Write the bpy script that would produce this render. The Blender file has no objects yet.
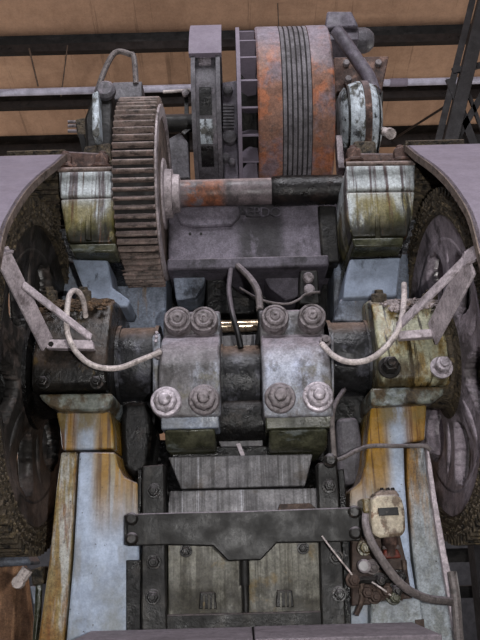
import bpy, bmesh, math, random
from mathutils import Vector, Matrix
random.seed(7)
sc = bpy.context.scene
COL = sc.collection
R = math.radians

# ------------------------------------------------------------------ camera
F, PIT, ROLL, H = 760.0, R(17), -0.026, 2.0
cp, sp = math.cos(PIT), math.sin(PIT)
cam = bpy.data.objects.new('camera', bpy.data.cameras.new('camera'))
COL.objects.link(cam)
cam.data.sensor_fit = 'VERTICAL'; cam.data.sensor_height = 36; cam.data.sensor_width = 27
cam.data.lens = F / 640 * 36
cam.data.clip_end = 200
r0, u0, f0 = Vector((1, 0, 0)), Vector((0, -sp, cp)), Vector((0, cp, sp))
cr, sr = math.cos(ROLL), math.sin(ROLL)
rv, uv = cr * r0 + sr * u0, -sr * r0 + cr * u0
cam.matrix_world = Matrix(((rv.x, uv.x, -f0.x, 0), (rv.y, uv.y, -f0.y, 0), (rv.z, uv.z, -f0.z, H), (0, 0, 0, 1)))
sc.camera = cam

# ------------------------------------------------------------------ world, lights, exposure
w = bpy.data.worlds.new('world'); sc.world = w; w.use_nodes = True
bg = w.node_tree.nodes['Background']
bg.inputs[0].default_value = (0.66, 0.65, 0.68, 1); bg.inputs[1].default_value = 0.20

def area(name, loc, target, sx, sy, power, col):
    l = bpy.data.lights.new(name, 'AREA'); l.shape = 'RECTANGLE'; l.size = sx; l.size_y = sy
    l.energy = power; l.color = col
    o = bpy.data.objects.new(name, l); COL.objects.link(o)
    o.location = loc
    o.rotation_euler = (Vector(target) - Vector(loc)).to_track_quat('-Z', 'Y').to_euler()
    return o
area('roof_skylight', (0.3, 0.6, 9.5), (0, 4.2, 3.0), 5.0, 2.0, 430, (0.95, 0.94, 1.0))
area('front_fill_light', (-2.5, -6.0, 3.2), (0, 4.2, 3.0), 4.0, 3.5, 90, (0.95, 0.95, 1.0))  # added unseen fill light from behind the camera
area('roof_fill_light', (-7.5, 8.5, 3.2), (0, 8.6, 8.6), 3.0, 2.0, 210, (1.0, 0.96, 0.93))  # added unseen light on the left, brightens the roof lining
area('roof_fill_light', (7.5, 8.5, 3.2), (0, 8.6, 8.6), 3.0, 2.0, 210, (1.0, 0.96, 0.93))  # its added twin on the right, also aimed at the roof
fl = bpy.data.lights.new('camera_flash', 'POINT'); fl.energy = 300; fl.shadow_soft_size = .025; fl.color = (1.0, 0.98, 0.97)
flo = bpy.data.objects.new('camera_flash', fl); COL.objects.link(flo); flo.location = (.30, -.05, H + .06)
sc.view_settings.view_transform = 'Standard'
sc.view_settings.look = 'None'
sc.view_settings.gamma = 1
sc.view_settings.exposure = 0.28
sc.view_settings.use_curve_mapping = False

# ------------------------------------------------------------------ pixel <-> place
def ray(px, py):
    X = px - 240; Y = py - 320
    x = X * cr + Y * sr; y = -X * sr + Y * cr
    a, u = x / F, -y / F
    return Vector((a, cp - u * sp, sp + u * cp))
def W(px, py, Y):
    d = ray(px, py); d = d * (Y / d.y); return Vector((d.x, Y, d.z + H))
def WX(px, py, X):
    d = ray(px, py); d = d * (X / d.x); return Vector((X, d.y, d.z + H))
def Zp(py, Y, px=243): return W(px, py, Y).z
def Xp(px, py, Y): return W(px, py, Y).x

# ------------------------------------------------------------------ materials
def srgb(c):
    l = [(v / 255 / 12.92) if v / 255 <= 0.04045 else ((v / 255 + 0.055) / 1.055) ** 2.4 for v in c]
    g = .3 * l[0] + .6 * l[1] + .1 * l[2]
    k = min(1.15, (max(g, .002) / .24) ** .42)
    return tuple(v * k for v in l) + (1,)
def grime(name, base, layers=(), rough=0.6, metal=0.0, bump=0.3, bscale=30, dust=0.0, dustcol=(136, 127, 134), dlo=0.25, vary=0.25, fine=0.24, spec=0.3):
    """layers: (rgb, (sx,sy,sz), lo, hi, amount[, [(axis, none_at, full_at), ...]])"""
    m = bpy.data.materials.new(name); m.use_nodes = True
    t = m.node_tree; N = t.nodes; L = t.links
    b = N['Principled BSDF']; b.inputs['Specular IOR Level'].default_value = spec
    tc = N.new('ShaderNodeTexCoord')
    def noise(scale, detail=6, sc3=(1, 1, 1), off=0.0, rough_=0.6):
        mp = N.new('ShaderNodeMapping'); mp.inputs['Scale'].default_value = sc3; mp.inputs['Location'].default_value = (off, off * 1.7, off * .6)
        n = N.new('ShaderNodeTexNoise'); n.inputs['Scale'].default_value = scale; n.inputs['Detail'].default_value = detail
        n.inputs['Roughness'].default_value = rough_
        L.new(tc.outputs['Object'], mp.inputs[0]); L.new(mp.outputs[0], n.inputs['Vector']); return n.outputs[0]
    def mr(v, a, b_, c=0.0, d=1.0):
        q = N.new('ShaderNodeMapRange'); q.interpolation_type = 'SMOOTHSTEP'
        L.new(v, q.inputs[0]); q.inputs[1].default_value = a; q.inputs[2].default_value = b_; q.inputs[3].default_value = c; q.inputs[4].default_value = d
        return q.outputs[0]
    def mul(a, b_):
        q = N.new('ShaderNodeMath'); q.operation = 'MULTIPLY'
        for i, v in enumerate((a, b_)):
            if isinstance(v, (int, float)): q.inputs[i].default_value = v
            else: L.new(v, q.inputs[i])
        return q.outputs[0]
    def mix(f, a, b_):
        q = N.new('ShaderNodeMix'); q.data_type = 'RGBA'
        if isinstance(f, (int, float)): q.inputs[0].default_value = f
        else: L.new(f, q.inputs[0])
        for i, v in ((6, a), (7, b_)):
            if isinstance(v, tuple): q.inputs[i].default_value = v
            else: L.new(v, q.inputs[i])
        return q.outputs[2]
    bc = srgb(base); dk = tuple(v * (1 - vary) for v in bc[:3]) + (1,); lt = tuple(min(1, v * (1 + vary)) for v in bc[:3]) + (1,)
    col = mix(mr(noise(7, 8, off=3.1), .3, .7), dk, lt)
    seed = sum(ord(c) for c in name) * .37
    for i, ly in enumerate(layers):
        rgb, s3, lo, hi, amt = ly[:5]
        k = mr(noise(1.0, 7, s3, seed + i * 7.3, .65), lo, hi, 0, amt)
        for ax, f0_, f1_ in (ly[5] if len(ly) > 5 else ()):
            sx = N.new('ShaderNodeSeparateXYZ'); L.new(tc.outputs['Object'], sx.inputs[0])
            k = mul(k, mr(sx.outputs[ax], f0_, f1_) if f0_ < f1_ else mr(sx.outputs[ax], f1_, f0_, 1, 0))
        col = mix(k, col, srgb(rgb))
    if dust > 0:
        g = N.new('ShaderNodeNewGeometry'); s = N.new('ShaderNodeSeparateXYZ'); L.new(g.outputs['Normal'], s.inputs[0])
        k = mr(s.outputs[2], dlo, dlo + .5, 0, 1)
        k = mul(k, mr(noise(14, 6, off=9.9), .25, .55, dust * .55, dust))
        col = mix(k, col, srgb(dustcol))
    if fine:
        g1 = mr(noise(95, 4, off=2.2), .30, .70, 1 - fine, 1 + fine * .8)
        g2 = mr(noise(26, 6, off=7.7, rough_=.75), .34, .62, 1 - fine * 1.1, 1 + fine * .55)
        v = N.new('ShaderNodeVectorMath'); v.operation = 'SCALE'; L.new(col, v.inputs[0]); L.new(mul(g1, g2), v.inputs['Scale']); col = v.outputs[0]
    L.new(col, b.inputs['Base Color'])
    L.new(mr(noise(9, 5, off=5.5), .3, .7, max(.05, rough - .15), min(1, rough + .15)), b.inputs['Roughness'])
    b.inputs['Metallic'].default_value = metal
    if bump:
        bp = N.new('ShaderNodeBump'); bp.inputs['Strength'].default_value = bump; bp.inputs['Distance'].default_value = .02
        L.new(noise(bscale, 8, off=1.3), bp.inputs['Height']); L.new(bp.outputs[0], b.inputs['Normal'])
    return m
YEL, RUST, BLK, BRN, OLV = (146, 108, 34), (124, 68, 32), (22, 21, 20), (74, 58, 40), (70, 70, 38)
WHT = (148, 157, 170)
M = {}
M['paint'] = grime('blue_white_paint', (122, 130, 144), [((104, 104, 104), (3, 3, 2.5), .45, .65, .7), (YEL, (9, 6, 1.1), .60, .70, .6), (BRN, (30, 30, 30), .62, .70, .8), (BLK, (4, 4, 3), .54, .66, .8)], rough=.42, bump=.15, dust=.8)
NECKL = Xp(97, 430, 3.8); NECKR = Xp(388, 430, 3.8)
def column_mat(name, xin0, xin1, xout0, xout1):
    return grime(name, (142, 153, 170), [((126, 128, 122), (3, 3, 2.5), .46, .66, .7),
      ((138, 118, 66), (12, 6, .9), .30, .46, .9, [(0, xin0, xin1), (2, 2.0, 2.5)]), (YEL, (18, 8, .9), .36, .48, .95, [(0, xin0, xin1), (2, 2.05, 2.45)]), ((92, 54, 28), (34, 9, .9), .50, .58, .9, [(0, xin0, xin1), (2, 2.0, 2.5)]),
      (YEL, (18, 8, .9), .32, .46, .95, [(0, xout0, xout1), (2, 1.9, 2.4)]), ((100, 54, 22), (30, 9, .9), .50, .58, .85, [(0, xout0, xout1), (2, 2.0, 2.4)]),
      ((120, 102, 58), (8, 8, 2.5), .42, .56, .9, [(2, 2.56, 2.64)]), ((118, 110, 88), (10, 8, 3), .54, .68, .4), (BRN, (45, 45, 45), .65, .69, .9)], rough=.3, bump=.06, dust=.6, fine=.10)
M['column'] = column_mat('stained_left_column_paint', Xp(88, 460, 3.8), Xp(103, 460, 3.8), Xp(82, 440, 3.8), Xp(68, 440, 3.8))
M['column_r'] = column_mat('stained_right_column_paint', Xp(396, 460, 3.8), Xp(380, 460, 3.8), Xp(400, 440, 3.8), Xp(416, 440, 3.8))
M['column_edge'] = grime('yellowed_column_edge', (134, 118, 78), [((156, 158, 156), (16, 6, 2), .48, .58, .8), ((128, 88, 34), (10, 5, 2), .42, .6, .8), (RUST, (22, 10, 4), .56, .66, .6), (BRN, (50, 50, 50), .60, .66, .9)], rough=.45, bump=.15)
M['saddle'] = grime('oily_saddle_paint', (112, 116, 108), [((138, 146, 150), (5, 6, 8), .50, .60, .8), ((88, 66, 34), (10, 8, 8), .44, .58, .85), ((30, 26, 20), (9, 9, 9), .54, .66, .8)], rough=.35, bump=.15)
M['column_edge_w'] = grime('stained_outer_edge_paint', (134, 140, 144), [((138, 100, 38), (10, 5, 1.4), .34, .48, .95, [(2, 1.9, 2.3)]), (BRN, (16, 10, 3), .50, .60, .8, [(2, 1.9, 2.5)]), ((108, 110, 104), (8, 8, 5), .5, .62, .7), (BRN, (50, 50, 50), .62, .67, .9)], rough=.45, bump=.12)
M['block'] = grime('oily_bearing_block_paint', (164, 170, 172), [((96, 76, 80), (26, 4, 1.0), .50, .58, .85), ((126, 116, 72), (7, 7, 2), .34, .52, .9, [(2, 4.02, 3.90)]), ((92, 88, 44), (9, 9, 4), .40, .54, .95, [(2, 3.92, 3.78)]), ((32, 31, 20), (9, 9, 7), .38, .48, .95, [(2, 3.88, 3.72)]), ((100, 66, 40), (26, 8, 1.2), .57, .64, .8), ((38, 36, 30), (9, 5, 1.6), .60, .68, .9)], rough=.4, bump=.2, dust=.9, dustcol=(118, 100, 92))
M['cap_dark'] = grime('dark_oily_cap', (50, 46, 41), [((88, 76, 68), (6, 6, 6), .40, .58, .8, [(2, 2.86, 2.95)]), (BLK, (8, 8, 6), .40, .56, .85, [(2, 2.94, 2.86)]), ((104, 84, 44), (14, 14, 10), .60, .7, .6)], rough=.35, bump=.35, dust=.85, dustcol=(118, 98, 82), dlo=.35)
M['cap_yel'] = grime('yellow_stained_cap', (150, 150, 128), [((124, 100, 50), (9, 6, 5), .44, .58, .9), ((52, 42, 26), (30, 4, .5), .53, .57, .9), ((74, 58, 28), (10, 8, 6), .36, .54, .9, [(2, 2.95, 2.87)])], rough=.35, bump=.25, dust=.85, dustcol=(128, 112, 100), dlo=.35)
ZR1, ZR2 = Zp(342, 3.7), Zp(404, 3.66)
M['rod'] = grime('dusty_rod_steel', (104, 101, 102), [((158, 164, 182), (4, 5, 1.6), .36, .48, .9, [(2, ZR1, ZR1 - .08), (2, ZR2, ZR2 + .06), (0, Xp(262, 370, 3.66), Xp(270, 370, 3.66)), (0, Xp(318, 370, 3.66), Xp(306, 370, 3.66))]), ((146, 150, 160), (5, 5, 2.2), .47, .6, .8), ((62, 58, 54), (9, 9, 7), .50, .64, .7), ((104, 96, 60), (8, 8, 8), .56, .68, .5)], rough=.42, bump=.4, bscale=24, dust=.95, dlo=.3)  # blue-white patch limited to the front of the right rod
M['rod_low'] = grime('oily_rod_foot', (84, 84, 66), [((52, 54, 36), (10, 10, 12), .42, .6, .8), (BLK, (8, 8, 8), .56, .7, .7), ((112, 118, 116), (6, 6, 16), .56, .66, .6)], rough=.3, bump=.3)
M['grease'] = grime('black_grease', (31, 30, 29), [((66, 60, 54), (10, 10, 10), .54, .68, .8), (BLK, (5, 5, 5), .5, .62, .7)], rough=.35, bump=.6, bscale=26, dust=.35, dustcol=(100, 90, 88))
M['crust'] = grime('crusted_grease', (88, 78, 64), [((112, 98, 74), (34, 34, 34), .52, .62, .9), (BLK, (22, 22, 22), .52, .62, .9)], rough=.6, bump=1.0, bscale=45, dust=.5, dustcol=(118, 104, 92))
M['collar'] = grime('dusty_crank_collar', (50, 50, 52), [((92, 92, 100), (8, 8, 6), .5, .62, .8), (BLK, (8, 8, 8), .56, .66, .8)], rough=.35, bump=.4, dust=.9, dustcol=(132, 112, 100), dlo=.4)
M['guard'] = grime('lilac_dusty_sheet', (126, 117, 129), [((112, 98, 110), (5, 5, 5), .55, .75, .5)], rough=.75, bump=.05, vary=.08, fine=0.08)
M['web'] = grime('grimy_gear_web', (66, 63, 60), [((124, 112, 108), (3.2, 3.2, 3.2), .36, .52, .9, [(2, 2.55, 2.25)]), ((96, 92, 94), (4, 4, 4), .52, .64, .6), (BLK, (4, 4, 4), .52, .66, .7), ((104, 92, 86), (9, 9, 9), .52, .64, .6)], rough=.5, bump=.3)
M['web_pale'] = grime('lilac_gear_web', (148, 138, 146), [((78, 72, 70), (2.2, 2.2, 2.2), .50, .60, .85), (BLK, (4, 4, 4), .56, .68, .7)], rough=.5, bump=.2)
M['guard_lip'] = grime('worn_guard_lip', (120, 106, 98), [((70, 58, 50), (20, 20, 20), .5, .62, .7)], rough=.7, bump=.4)
M['brace'] = grime('dusty_brace_bar', (162, 152, 156), [((96, 84, 80), (12, 12, 12), .52, .66, .6)], rough=.7, bump=.15, dust=.6)
M['gear'] = grime('dusty_gear_steel', (120, 106, 99), [((140, 118, 110), (14, 14, 14), .5, .64, .7), ((48, 42, 38), (16, 30, 30), .5, .64, .8)], rough=.55, bump=.3, dust=.9, dustcol=(148, 134, 132), dlo=.15)
M['gap'] = grime('greasy_tooth_root', (36, 31, 28), [((62, 52, 46), (20, 20, 20), .54, .66, .7)], rough=.6, bump=.2)  # dark root colour standing in for shade between the teeth
M['gearface'] = grime('dusty_gear_face', (158, 148, 150), [((84, 76, 72), (8, 8, 8), .5, .64, .7)], rough=.6, bump=.2)
M['bluegrey'] = grime('pale_blue_grey_plate', (124, 134, 150), [((70, 74, 80), (4, 4, 4), .50, .66, .7), (BLK, (9, 9, 4), .60, .70, .8)], rough=.5, bump=.1, fine=.1)
M['steel'] = grime('dusty_grey_steel', (100, 97, 102), [((66, 62, 62), (7, 7, 7), .5, .65, .7), ((128, 120, 128), (9, 9, 4), .54, .66, .6)], rough=.55, bump=.2, dust=.8)
M['beamgrey'] = grime('purple_grey_casting', (96, 91, 100), [((54, 52, 54), (3.4, 3, 2.2), .50, .62, .8), ((116, 110, 122), (6, 6, 3), .52, .66, .6)], rough=.6, bump=.25, dust=.7)
M['casting'] = grime('purple_grey_cast_face', (108, 102, 112), [((60, 58, 60), (3, 3, 3), .30, .48, .9, [(0, Xp(232, 230, 4.45), Xp(246, 230, 4.45)), (0, Xp(290, 230, 4.45), Xp(276, 230, 4.45))]), ((72, 68, 72), (3.4, 3, 2.2), .52, .64, .7), ((124, 117, 130), (6, 6, 3), .54, .66, .6)], rough=.6, bump=.25, dust=.7)
M['darksteel'] = grime('dark_weathered_steel', (42, 40, 37), [((76, 72, 66), (9, 9, 6), .52, .66, .7), (BLK, (7, 7, 5), .52, .68, .7), ((96, 92, 88), (60, 60, 60), .68, .72, .7)], rough=.5, bump=.3, dust=.7, dustcol=(108, 98, 98))
M['plate'] = grime('crossbar_plate', (44, 42, 38), [((40, 40, 37), (4, 4, 3), .48, .62, .6), ((110, 100, 92), (70, 70, 70), .70, .74, .8), ((84, 80, 74), (30, 30, 4), .58, .7, .4)], rough=.5, bump=.2, dust=.8)
M['slide'] = grime('brushed_slide_steel', (112, 110, 112), [((74, 72, 72), (60, 10, 1.2), .48, .60, .7), ((160, 160, 166), (70, 8, .8), .58, .66, .7), ((92, 80, 66), (6, 6, 6), .56, .7, .6)], rough=.6, metal=.1, bump=.1)
M['slide_low'] = grime('stained_slide_face', (126, 124, 114), [((88, 84, 74), (40, 8, 2.0), .42, .58, .75), ((70, 66, 56), (9, 9, 7), .34, .54, .9, [(2, 1.93, 1.80)]), ((126, 106, 66), (7, 7, 7), .55, .66, .7)], rough=.6, bump=.15)
M['roofskin'] = grime('tan_roof_lining', (164, 130, 106), [((144, 112, 90), (1.5, .6, .6), .45, .62, .5), ((176, 142, 116), (.5, 3, 3), .52, .68, .4), ((98, 76, 62), (9, .35, .35), .60, .66, .35)], rough=.85, bump=.25, bscale=3, vary=.08, fine=0.08)
M['purlin'] = grime('dark_purlin', (38, 37, 36), [((74, 70, 68), (2, 8, 8), .5, .66, .6)], rough=.7, bump=.1)
M['purlin_lip'] = grime('brown_purlin_flange', (52, 42, 38), [((36, 32, 30), (3, 8, 8), .5, .66, .6)], rough=.7, bump=.1)
M['conduit'] = grime('white_conduit', (160, 157, 170), [((130, 122, 134), (3, 9, 9), .55, .66, .6)], rough=.4, bump=.03, fine=0.08)
M['truss'] = grime('grey_truss_paint', (60, 57, 58), [((50, 46, 46), (3, 3, 3), .48, .62, .8)], rough=.6, bump=.1)
M['wall'] = grime('grey_cladding', (92, 92, 98), [((70, 70, 76), (1, 1, 1), .5, .6, .6)], rough=.7, bump=.05, fine=0.08)
M['floor'] = grime('oily_concrete', (84, 80, 76), [((50, 46, 42), (1.5, 1.5, 1.5), .48, .62, .8)], rough=.7, bump=.2)
M['flyorange'] = grime('rusty_flywheel_face', (136, 98, 80), [((58, 52, 50), (4, 4, 3), .25, .40, .85, [(0, Xp(326, 80, 4.4), Xp(331, 80, 4.4)), (2, Zp(50, 4.4), Zp(64, 4.4)), (2, Zp(122, 4.4), Zp(104, 4.4))]), ((160, 98, 66), (6, 6, 6), .47, .57, .85), ((120, 108, 116), (4, 4, 2.5), .44, .58, .85), ((88, 66, 58), (14, 14, 14), .56, .68, .6)], rough=.6, bump=.25, dust=.95, dustcol=(132, 124, 134), dlo=.05)  # rust and dust, plus a shadow painted in at the right edge
M['belt'] = grime('dusty_vee_belt', (112, 108, 112), [((64, 60, 60), (9, 9, 9), .5, .64, .6)], rough=.75, bump=.1, dust=.8, dlo=.5)
M['beltgap'] = grime('dark_belt_groove', (66, 62, 62), [((24, 24, 24), (5, 5, 5), .5, .64, .6)], rough=.75, bump=.1, dust=.8, dlo=.5)
M['shaft'] = grime('shaft_steel', (108, 98, 100), [((146, 88, 58), (7, 7, 7), .42, .50, .9, [(0, -.05, -.12), (0, -.36, -.28)]), ((52, 47, 44), (9, 4, 4), .48, .6, .6)], rough=.45, bump=.15, dust=.9, dlo=.3, dustcol=(150, 134, 132))
M['shaft_dark'] = grime('greasy_shaft_sleeve', (33, 28, 27), [((58, 44, 38), (8, 8, 8), .52, .64, .8)], rough=.35, bump=.4)
M['brass'] = grime('polished_tie_rod', (168, 150, 128), [((90, 78, 64), (30, 4, 4), .52, .62, .7)], rough=.22, metal=.9, bump=.05)
M['hose'] = grime('dusty_white_hose', (176, 166, 162), [((112, 102, 98), (30, 30, 30), .52, .64, .6)], rough=.55, bump=.1, dust=.5)
M['hose_dark'] = grime('dark_rubber_hose', (30, 29, 30), rough=.5, bump=.1, dust=.6)
M['hose_grey'] = grime('dusty_grey_hose', (112, 104, 102), [((70, 64, 62), (30, 30, 30), .5, .64, .7)], rough=.6, bump=.1, dust=.5)
M['bolt'] = grime('dusty_bolt', (126, 118, 120), [((72, 64, 60), (22, 22, 22), .5, .64, .8)], rough=.5, bump=.25, dust=.7)
M['bolt_dark'] = grime('dark_bolt', (44, 41, 38), [((90, 80, 74), (30, 30, 30), .55, .66, .7)], rough=.4, bump=.25, dust=.5)
M['bolt_shine'] = grime('worn_bright_bolt', (160, 152, 158), [((96, 88, 84), (24, 24, 24), .52, .64, .7)], rough=.35, metal=.2, bump=.2)
M['rustbox'] = grime('rusty_brown_bracket', (92, 70, 62), [((132, 104, 92), (14, 14, 14), .52, .62, .8), ((48, 36, 32), (10, 10, 10), .5, .64, .7)], rough=.7, bump=.4, dust=.5)
M['motor'] = grime('dusty_motor_grey', (100, 94, 104), [((74, 68, 74), (6, 6, 6), .5, .64, .6)], rough=.6, bump=.12, dust=.9)
M['clutch'] = grime('flaking_pale_blue_casting', (158, 166, 172), [((70, 66, 48), (14, 14, 6), .52, .60, .9), ((30, 29, 26), (11, 11, 7), .55, .62, .9)], rough=.45, bump=.3, dust=.8, dlo=.6)
M['lub'] = grime('dirty_cream_enamel', (158, 148, 130), [((104, 86, 70), (16, 16, 12), .50, .60, .9), ((120, 78, 56), (20, 20, 20), .60, .66, .8)], rough=.5, bump=.25, dust=.4)
M['labeldark'] = grime('black_name_plate', (34, 33, 34), [((104, 98, 92), (60, 60, 60), .62, .68, .6)], rough=.5, bump=.1)
M['red'] = grime('faded_red_valve', (118, 56, 44), [((84, 66, 58), (20, 20, 20), .5, .6, .8)], rough=.6, bump=.2)
M['brown'] = grime('brown_rusty_mount', (82, 66, 58), [((54, 42, 38), (10, 10, 10), .5, .62, .7), ((112, 96, 84), (20, 20, 20), .56, .66, .6)], rough=.7, bump=.4)
M['platform'] = grime('lilac_dusty_bolster', (116, 107, 113), [((92, 80, 86), (3, 8, 8), .5, .64, .5)], rough=.75, bump=.1, dust=.5, dustcol=(110, 102, 108))
M['tanpanel'] = grime('tan_panel', (172, 132, 100), [((110, 78, 62), (9, 3, 1), .5, .62, .6)], rough=.7, bump=.1)
M['gauge'] = grime('gauge_face', (134, 132, 132), rough=.4, bump=0, fine=0.08)
M['debris'] = grime('brown_crumbs', (92, 76, 62), [((126, 100, 76), (30, 30, 30), .5, .6, .7)], rough=.9, bump=.4)
M['flakes'] = grime('pale_flakes', (146, 136, 136), [((110, 92, 76), (20, 20, 20), .5, .6, .8)], rough=.9, bump=.4)
M['wire'] = grime('thin_wire', (96, 80, 68), rough=.7, bump=0)

# ------------------------------------------------------------------ mesh helpers
def nb(): return bmesh.new()
def add_faces(bm, verts, faces):
    vs = [bm.verts.new(v) for v in verts]
    for f in faces:
        try: bm.faces.new([vs[i] for i in f])
        except ValueError: pass
    return vs
def box(bm, a, b):
    x0, x1 = sorted((a[0], b[0])); y0, y1 = sorted((a[1], b[1])); z0, z1 = sorted((a[2], b[2]))
    add_faces(bm, [(x0,y0,z0),(x1,y0,z0),(x1,y1,z0),(x0,y1,z0),(x0,y0,z1),(x1,y0,z1),(x1,y1,z1),(x0,y1,z1)],
              [(0,3,2,1),(4,5,6,7),(0,1,5,4),(1,2,6,5),(2,3,7,6),(3,0,4,7)])
    return bm
def prism(bm, pts, off):
    """closed polygon (3-D points) swept by the vector off"""
    n = len(pts); off = Vector(off)
    add_faces(bm, [tuple(p) for p in pts] + [tuple(Vector(p) + off) for p in pts],
              [tuple(range(n)), tuple(range(2*n-1, n-1, -1))] + [(i, i+n, (i+1) % n + n, (i+1) % n) for i in range(n)])
    return bm
def slab(bm, px, Y, depth, tilt=None):
    """outline seen at distance Y, swept straight back by depth; tilt(px,py) may give each corner its own distance"""
    return prism(bm, [W(x, y, Y if tilt is None else tilt(x, y)) for x, y in px], (0, depth, 0))
def prof_x(bm, x0, x1, yz):
    return prism(bm, [(x0, y, z) for y, z in yz], (x1 - x0, 0, 0))
def frame_of(d):
    d = Vector(d).normalized(); a = Vector((0, 0, 1)) if abs(d.z) < .9 else Vector((1, 0, 0))
    u = d.cross(a).normalized(); return u, d.cross(u).normalized()
def lathe(bm, p0, axis, prof, seg=40, jitter=None, closed=False):
    """prof: (distance along the axis, radius)"""
    p0 = Vector(p0); ax = Vector(axis).normalized(); u, v = frame_of(ax)
    rings = []
    for i, (t, r) in enumerate(prof):
        ring = []
        for k in range(seg):
            a = 2 * math.pi * k / seg
            rr = r + (jitter(i, k) if jitter else 0)
            ring.append(bm.verts.new(p0 + ax * t + (u * math.cos(a) + v * math.sin(a)) * rr))
        rings.append(ring)
    for i in range(len(rings) - 1 + (1 if closed else 0)):
        A, B = rings[i], rings[(i + 1) % len(rings)]
        for k in range(seg):
            bm.faces.new((A[k], A[(k+1) % seg], B[(k+1) % seg], B[k]))
    if not closed:
        bm.faces.new(rings[0]); bm.faces.new(rings[-1][::-1])
    return bm
def cyl(bm, p0, p1, r, r2=None, seg=32):
    d = Vector(p1) - Vector(p0)
    return lathe(bm, p0, d, [(0, r), (d.length, r if r2 is None else r2)], seg)
def smooth_path(pts, n=8):
    P = [Vector(p) for p in pts]; out = []
    for i in range(len(P) - 1):
        a, b, c, d = P[max(i-1, 0)], P[i], P[i+1], P[min(i+2, len(P)-1)]
        for k in range(n):
            t = k / n
            out.append(.5 * ((2*b) + (c-a)*t + (2*a-5*b+4*c-d)*t*t + (3*b-a-3*c+d)*t**3))
    out.append(P[-1]); return out
def tube(bm, pts, r, seg=10, n=8, smooth=True):
    P = smooth_path(pts, n) if smooth else [Vector(p) for p in pts]
    rings = []; u = None
    for i, p in enumerate(P):
        d = (P[min(i+1, len(P)-1)] - P[max(i-1, 0)]).normalized()
        if u is None: u, _ = frame_of(d)
        u = (u - d * u.dot(d)).normalized(); v = d.cross(u)
        rings.append([bm.verts.new(p + (u * math.cos(2*math.pi*k/seg) + v * math.sin(2*math.pi*k/seg)) * r) for k in range(seg)])
    for A, B in zip(rings, rings[1:]):
        for k in range(seg): bm.faces.new((A[k], A[(k+1) % seg], B[(k+1) % seg], B[k]))
    bm.faces.new(rings[0]); bm.faces.new(rings[-1][::-1])
    return bm
def bar(bm, a, b, w, t, up=(0, -1, 0)):
    """flat bar from a to b, width w across, thickness t along up"""
    a, b = Vector(a), Vector(b); d = (b - a).normalized(); up = Vector(up); up = (up - d * up.dot(d)).normalized(); s = d.cross(up)
    q = [a + s*w/2, a - s*w/2, b - s*w/2, b + s*w/2]
    return prism(bm, q, up * t)
def hexbolt(bm, p, axis, r, h, washer=True, seg=6):
    p = Vector(p); ax = Vector(axis).normalized(); t = 0
    if washer: lathe(bm, p, ax, [(0, r*1.35), (h*.22, r*1.35)], 28); t = h*.2
    lathe(bm, p + ax*t, ax, [(0, r), (h*.75, r), (h*.85, r*.86)], seg)
    lathe(bm, p + ax*(t + h*.8), ax, [(0, r*.55), (h*.3, r*.5)], 20)
    return bm

def obj(name, bm, mat, parent=None, bevel=0.0, seg=2, angle=35):
    bmesh.ops.remove_doubles(bm, verts=bm.verts, dist=1e-6)
    bmesh.ops.recalc_face_normals(bm, faces=bm.faces)
    me = bpy.data.meshes.new(name); bm.to_mesh(me); bm.free()
    for p in me.polygons: p.use_smooth = True
    me.set_sharp_from_angle(angle=R(angle))
    me.materials.append(M[mat])
    o = bpy.data.objects.new(name, me); COL.objects.link(o)
    if bevel:
        b = o.modifiers.new('bevel', 'BEVEL'); b.width = bevel; b.segments = seg; b.limit_method = 'ANGLE'; b.angle_limit = R(35)
        b.harden_normals = False
    if parent is not None:
        o.parent = parent
        p = parent; off = Vector((0, 0, 0))
        while p is not None: off += p.location; p = p.parent
        o.location = -off
    return o
def tag(o, label=None, cat=None, group=None, kind=None):
    if label: o['label'] = label
    if cat: o['category'] = cat
    if group: o['group'] = group
    if kind: o['kind'] = kind
    return o
def thing(name, label, cat, loc=(0, 0, 0), group=None):
    o = bpy.data.objects.new(name, None); COL.objects.link(o); o.location = loc; o.empty_display_size = .1
    return tag(o, label, cat, group)

# ================================================================== setting
o = obj('floor', box(nb(), (-9, -8, -.2), (9, 15, 0)), 'floor'); tag(o, kind='structure')
ZR0, SL = 8.93 + H, -.25
def roofz(Y): return ZR0 + SL * (Y - 0)
bm = nb(); prism(bm, [(-9, 3.4, roofz(3.4)), (9, 3.4, roofz(3.4)), (9, 14.2, roofz(14.2)), (-9, 14.2, roofz(14.2))], (0, 0, .12))
tag(obj('ceiling', bm, 'roofskin'), kind='structure')
bm = nb(); box(bm, (-9, 14, 2.9), (9, 14.2, roofz(14.0) + .02)); tag(obj('wall_back', bm, 'roofskin'), kind='structure')
bm = nb(); box(bm, (-9, 13.96, 0), (9, 14.2, 2.9)); tag(obj('wall_back_lower', bm, 'wall'), kind='structure')
bm = nb(); box(bm, (9, -8, 0), (9.2, 14.2, 6)); tag(obj('wall_right', bm, 'wall'), kind='structure')

def pY(py):        # distance at which the sightline through row py meets the roof plane
    d = ray(240, py); t = (ZR0 - H) / (d.z / d.y - SL); return t
def purlin(py0, py1, lip, nm, lab):
    Y = pY(py0) ; Y2 = Y
    # a channel hanging under the roof: top flange touches the lining
    zt = roofz(Y)
    zb = H + (ray(240, py1).z / ray(240, py1).y) * Y
    t = thing('roof_purlin', lab, 'roof beam', (0, Y, zb), 'roof purlins')
    bm = nb(); box(bm, (-8.9, Y, zb), (8.9, Y + .03, zt - .0)); obj('web', bm, 'purlin', t)
    bm = nb(); box(bm, (-8.9, Y - .07, zb - .01), (8.9, Y + .0, zb + (zt - zb) * lip)); 
    for xs in (-6.2, -3.1, 1.75, 2.9, 5.8):
        for k in range(2): lathe(bm, (xs + k*.12, Y - .07, zb + (zt - zb)*lip*.5), (0, -1, 0), [(0, .018), (.015, .016)], 8)
    obj('flange', bm, 'purlin_lip', t)
    return t
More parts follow.
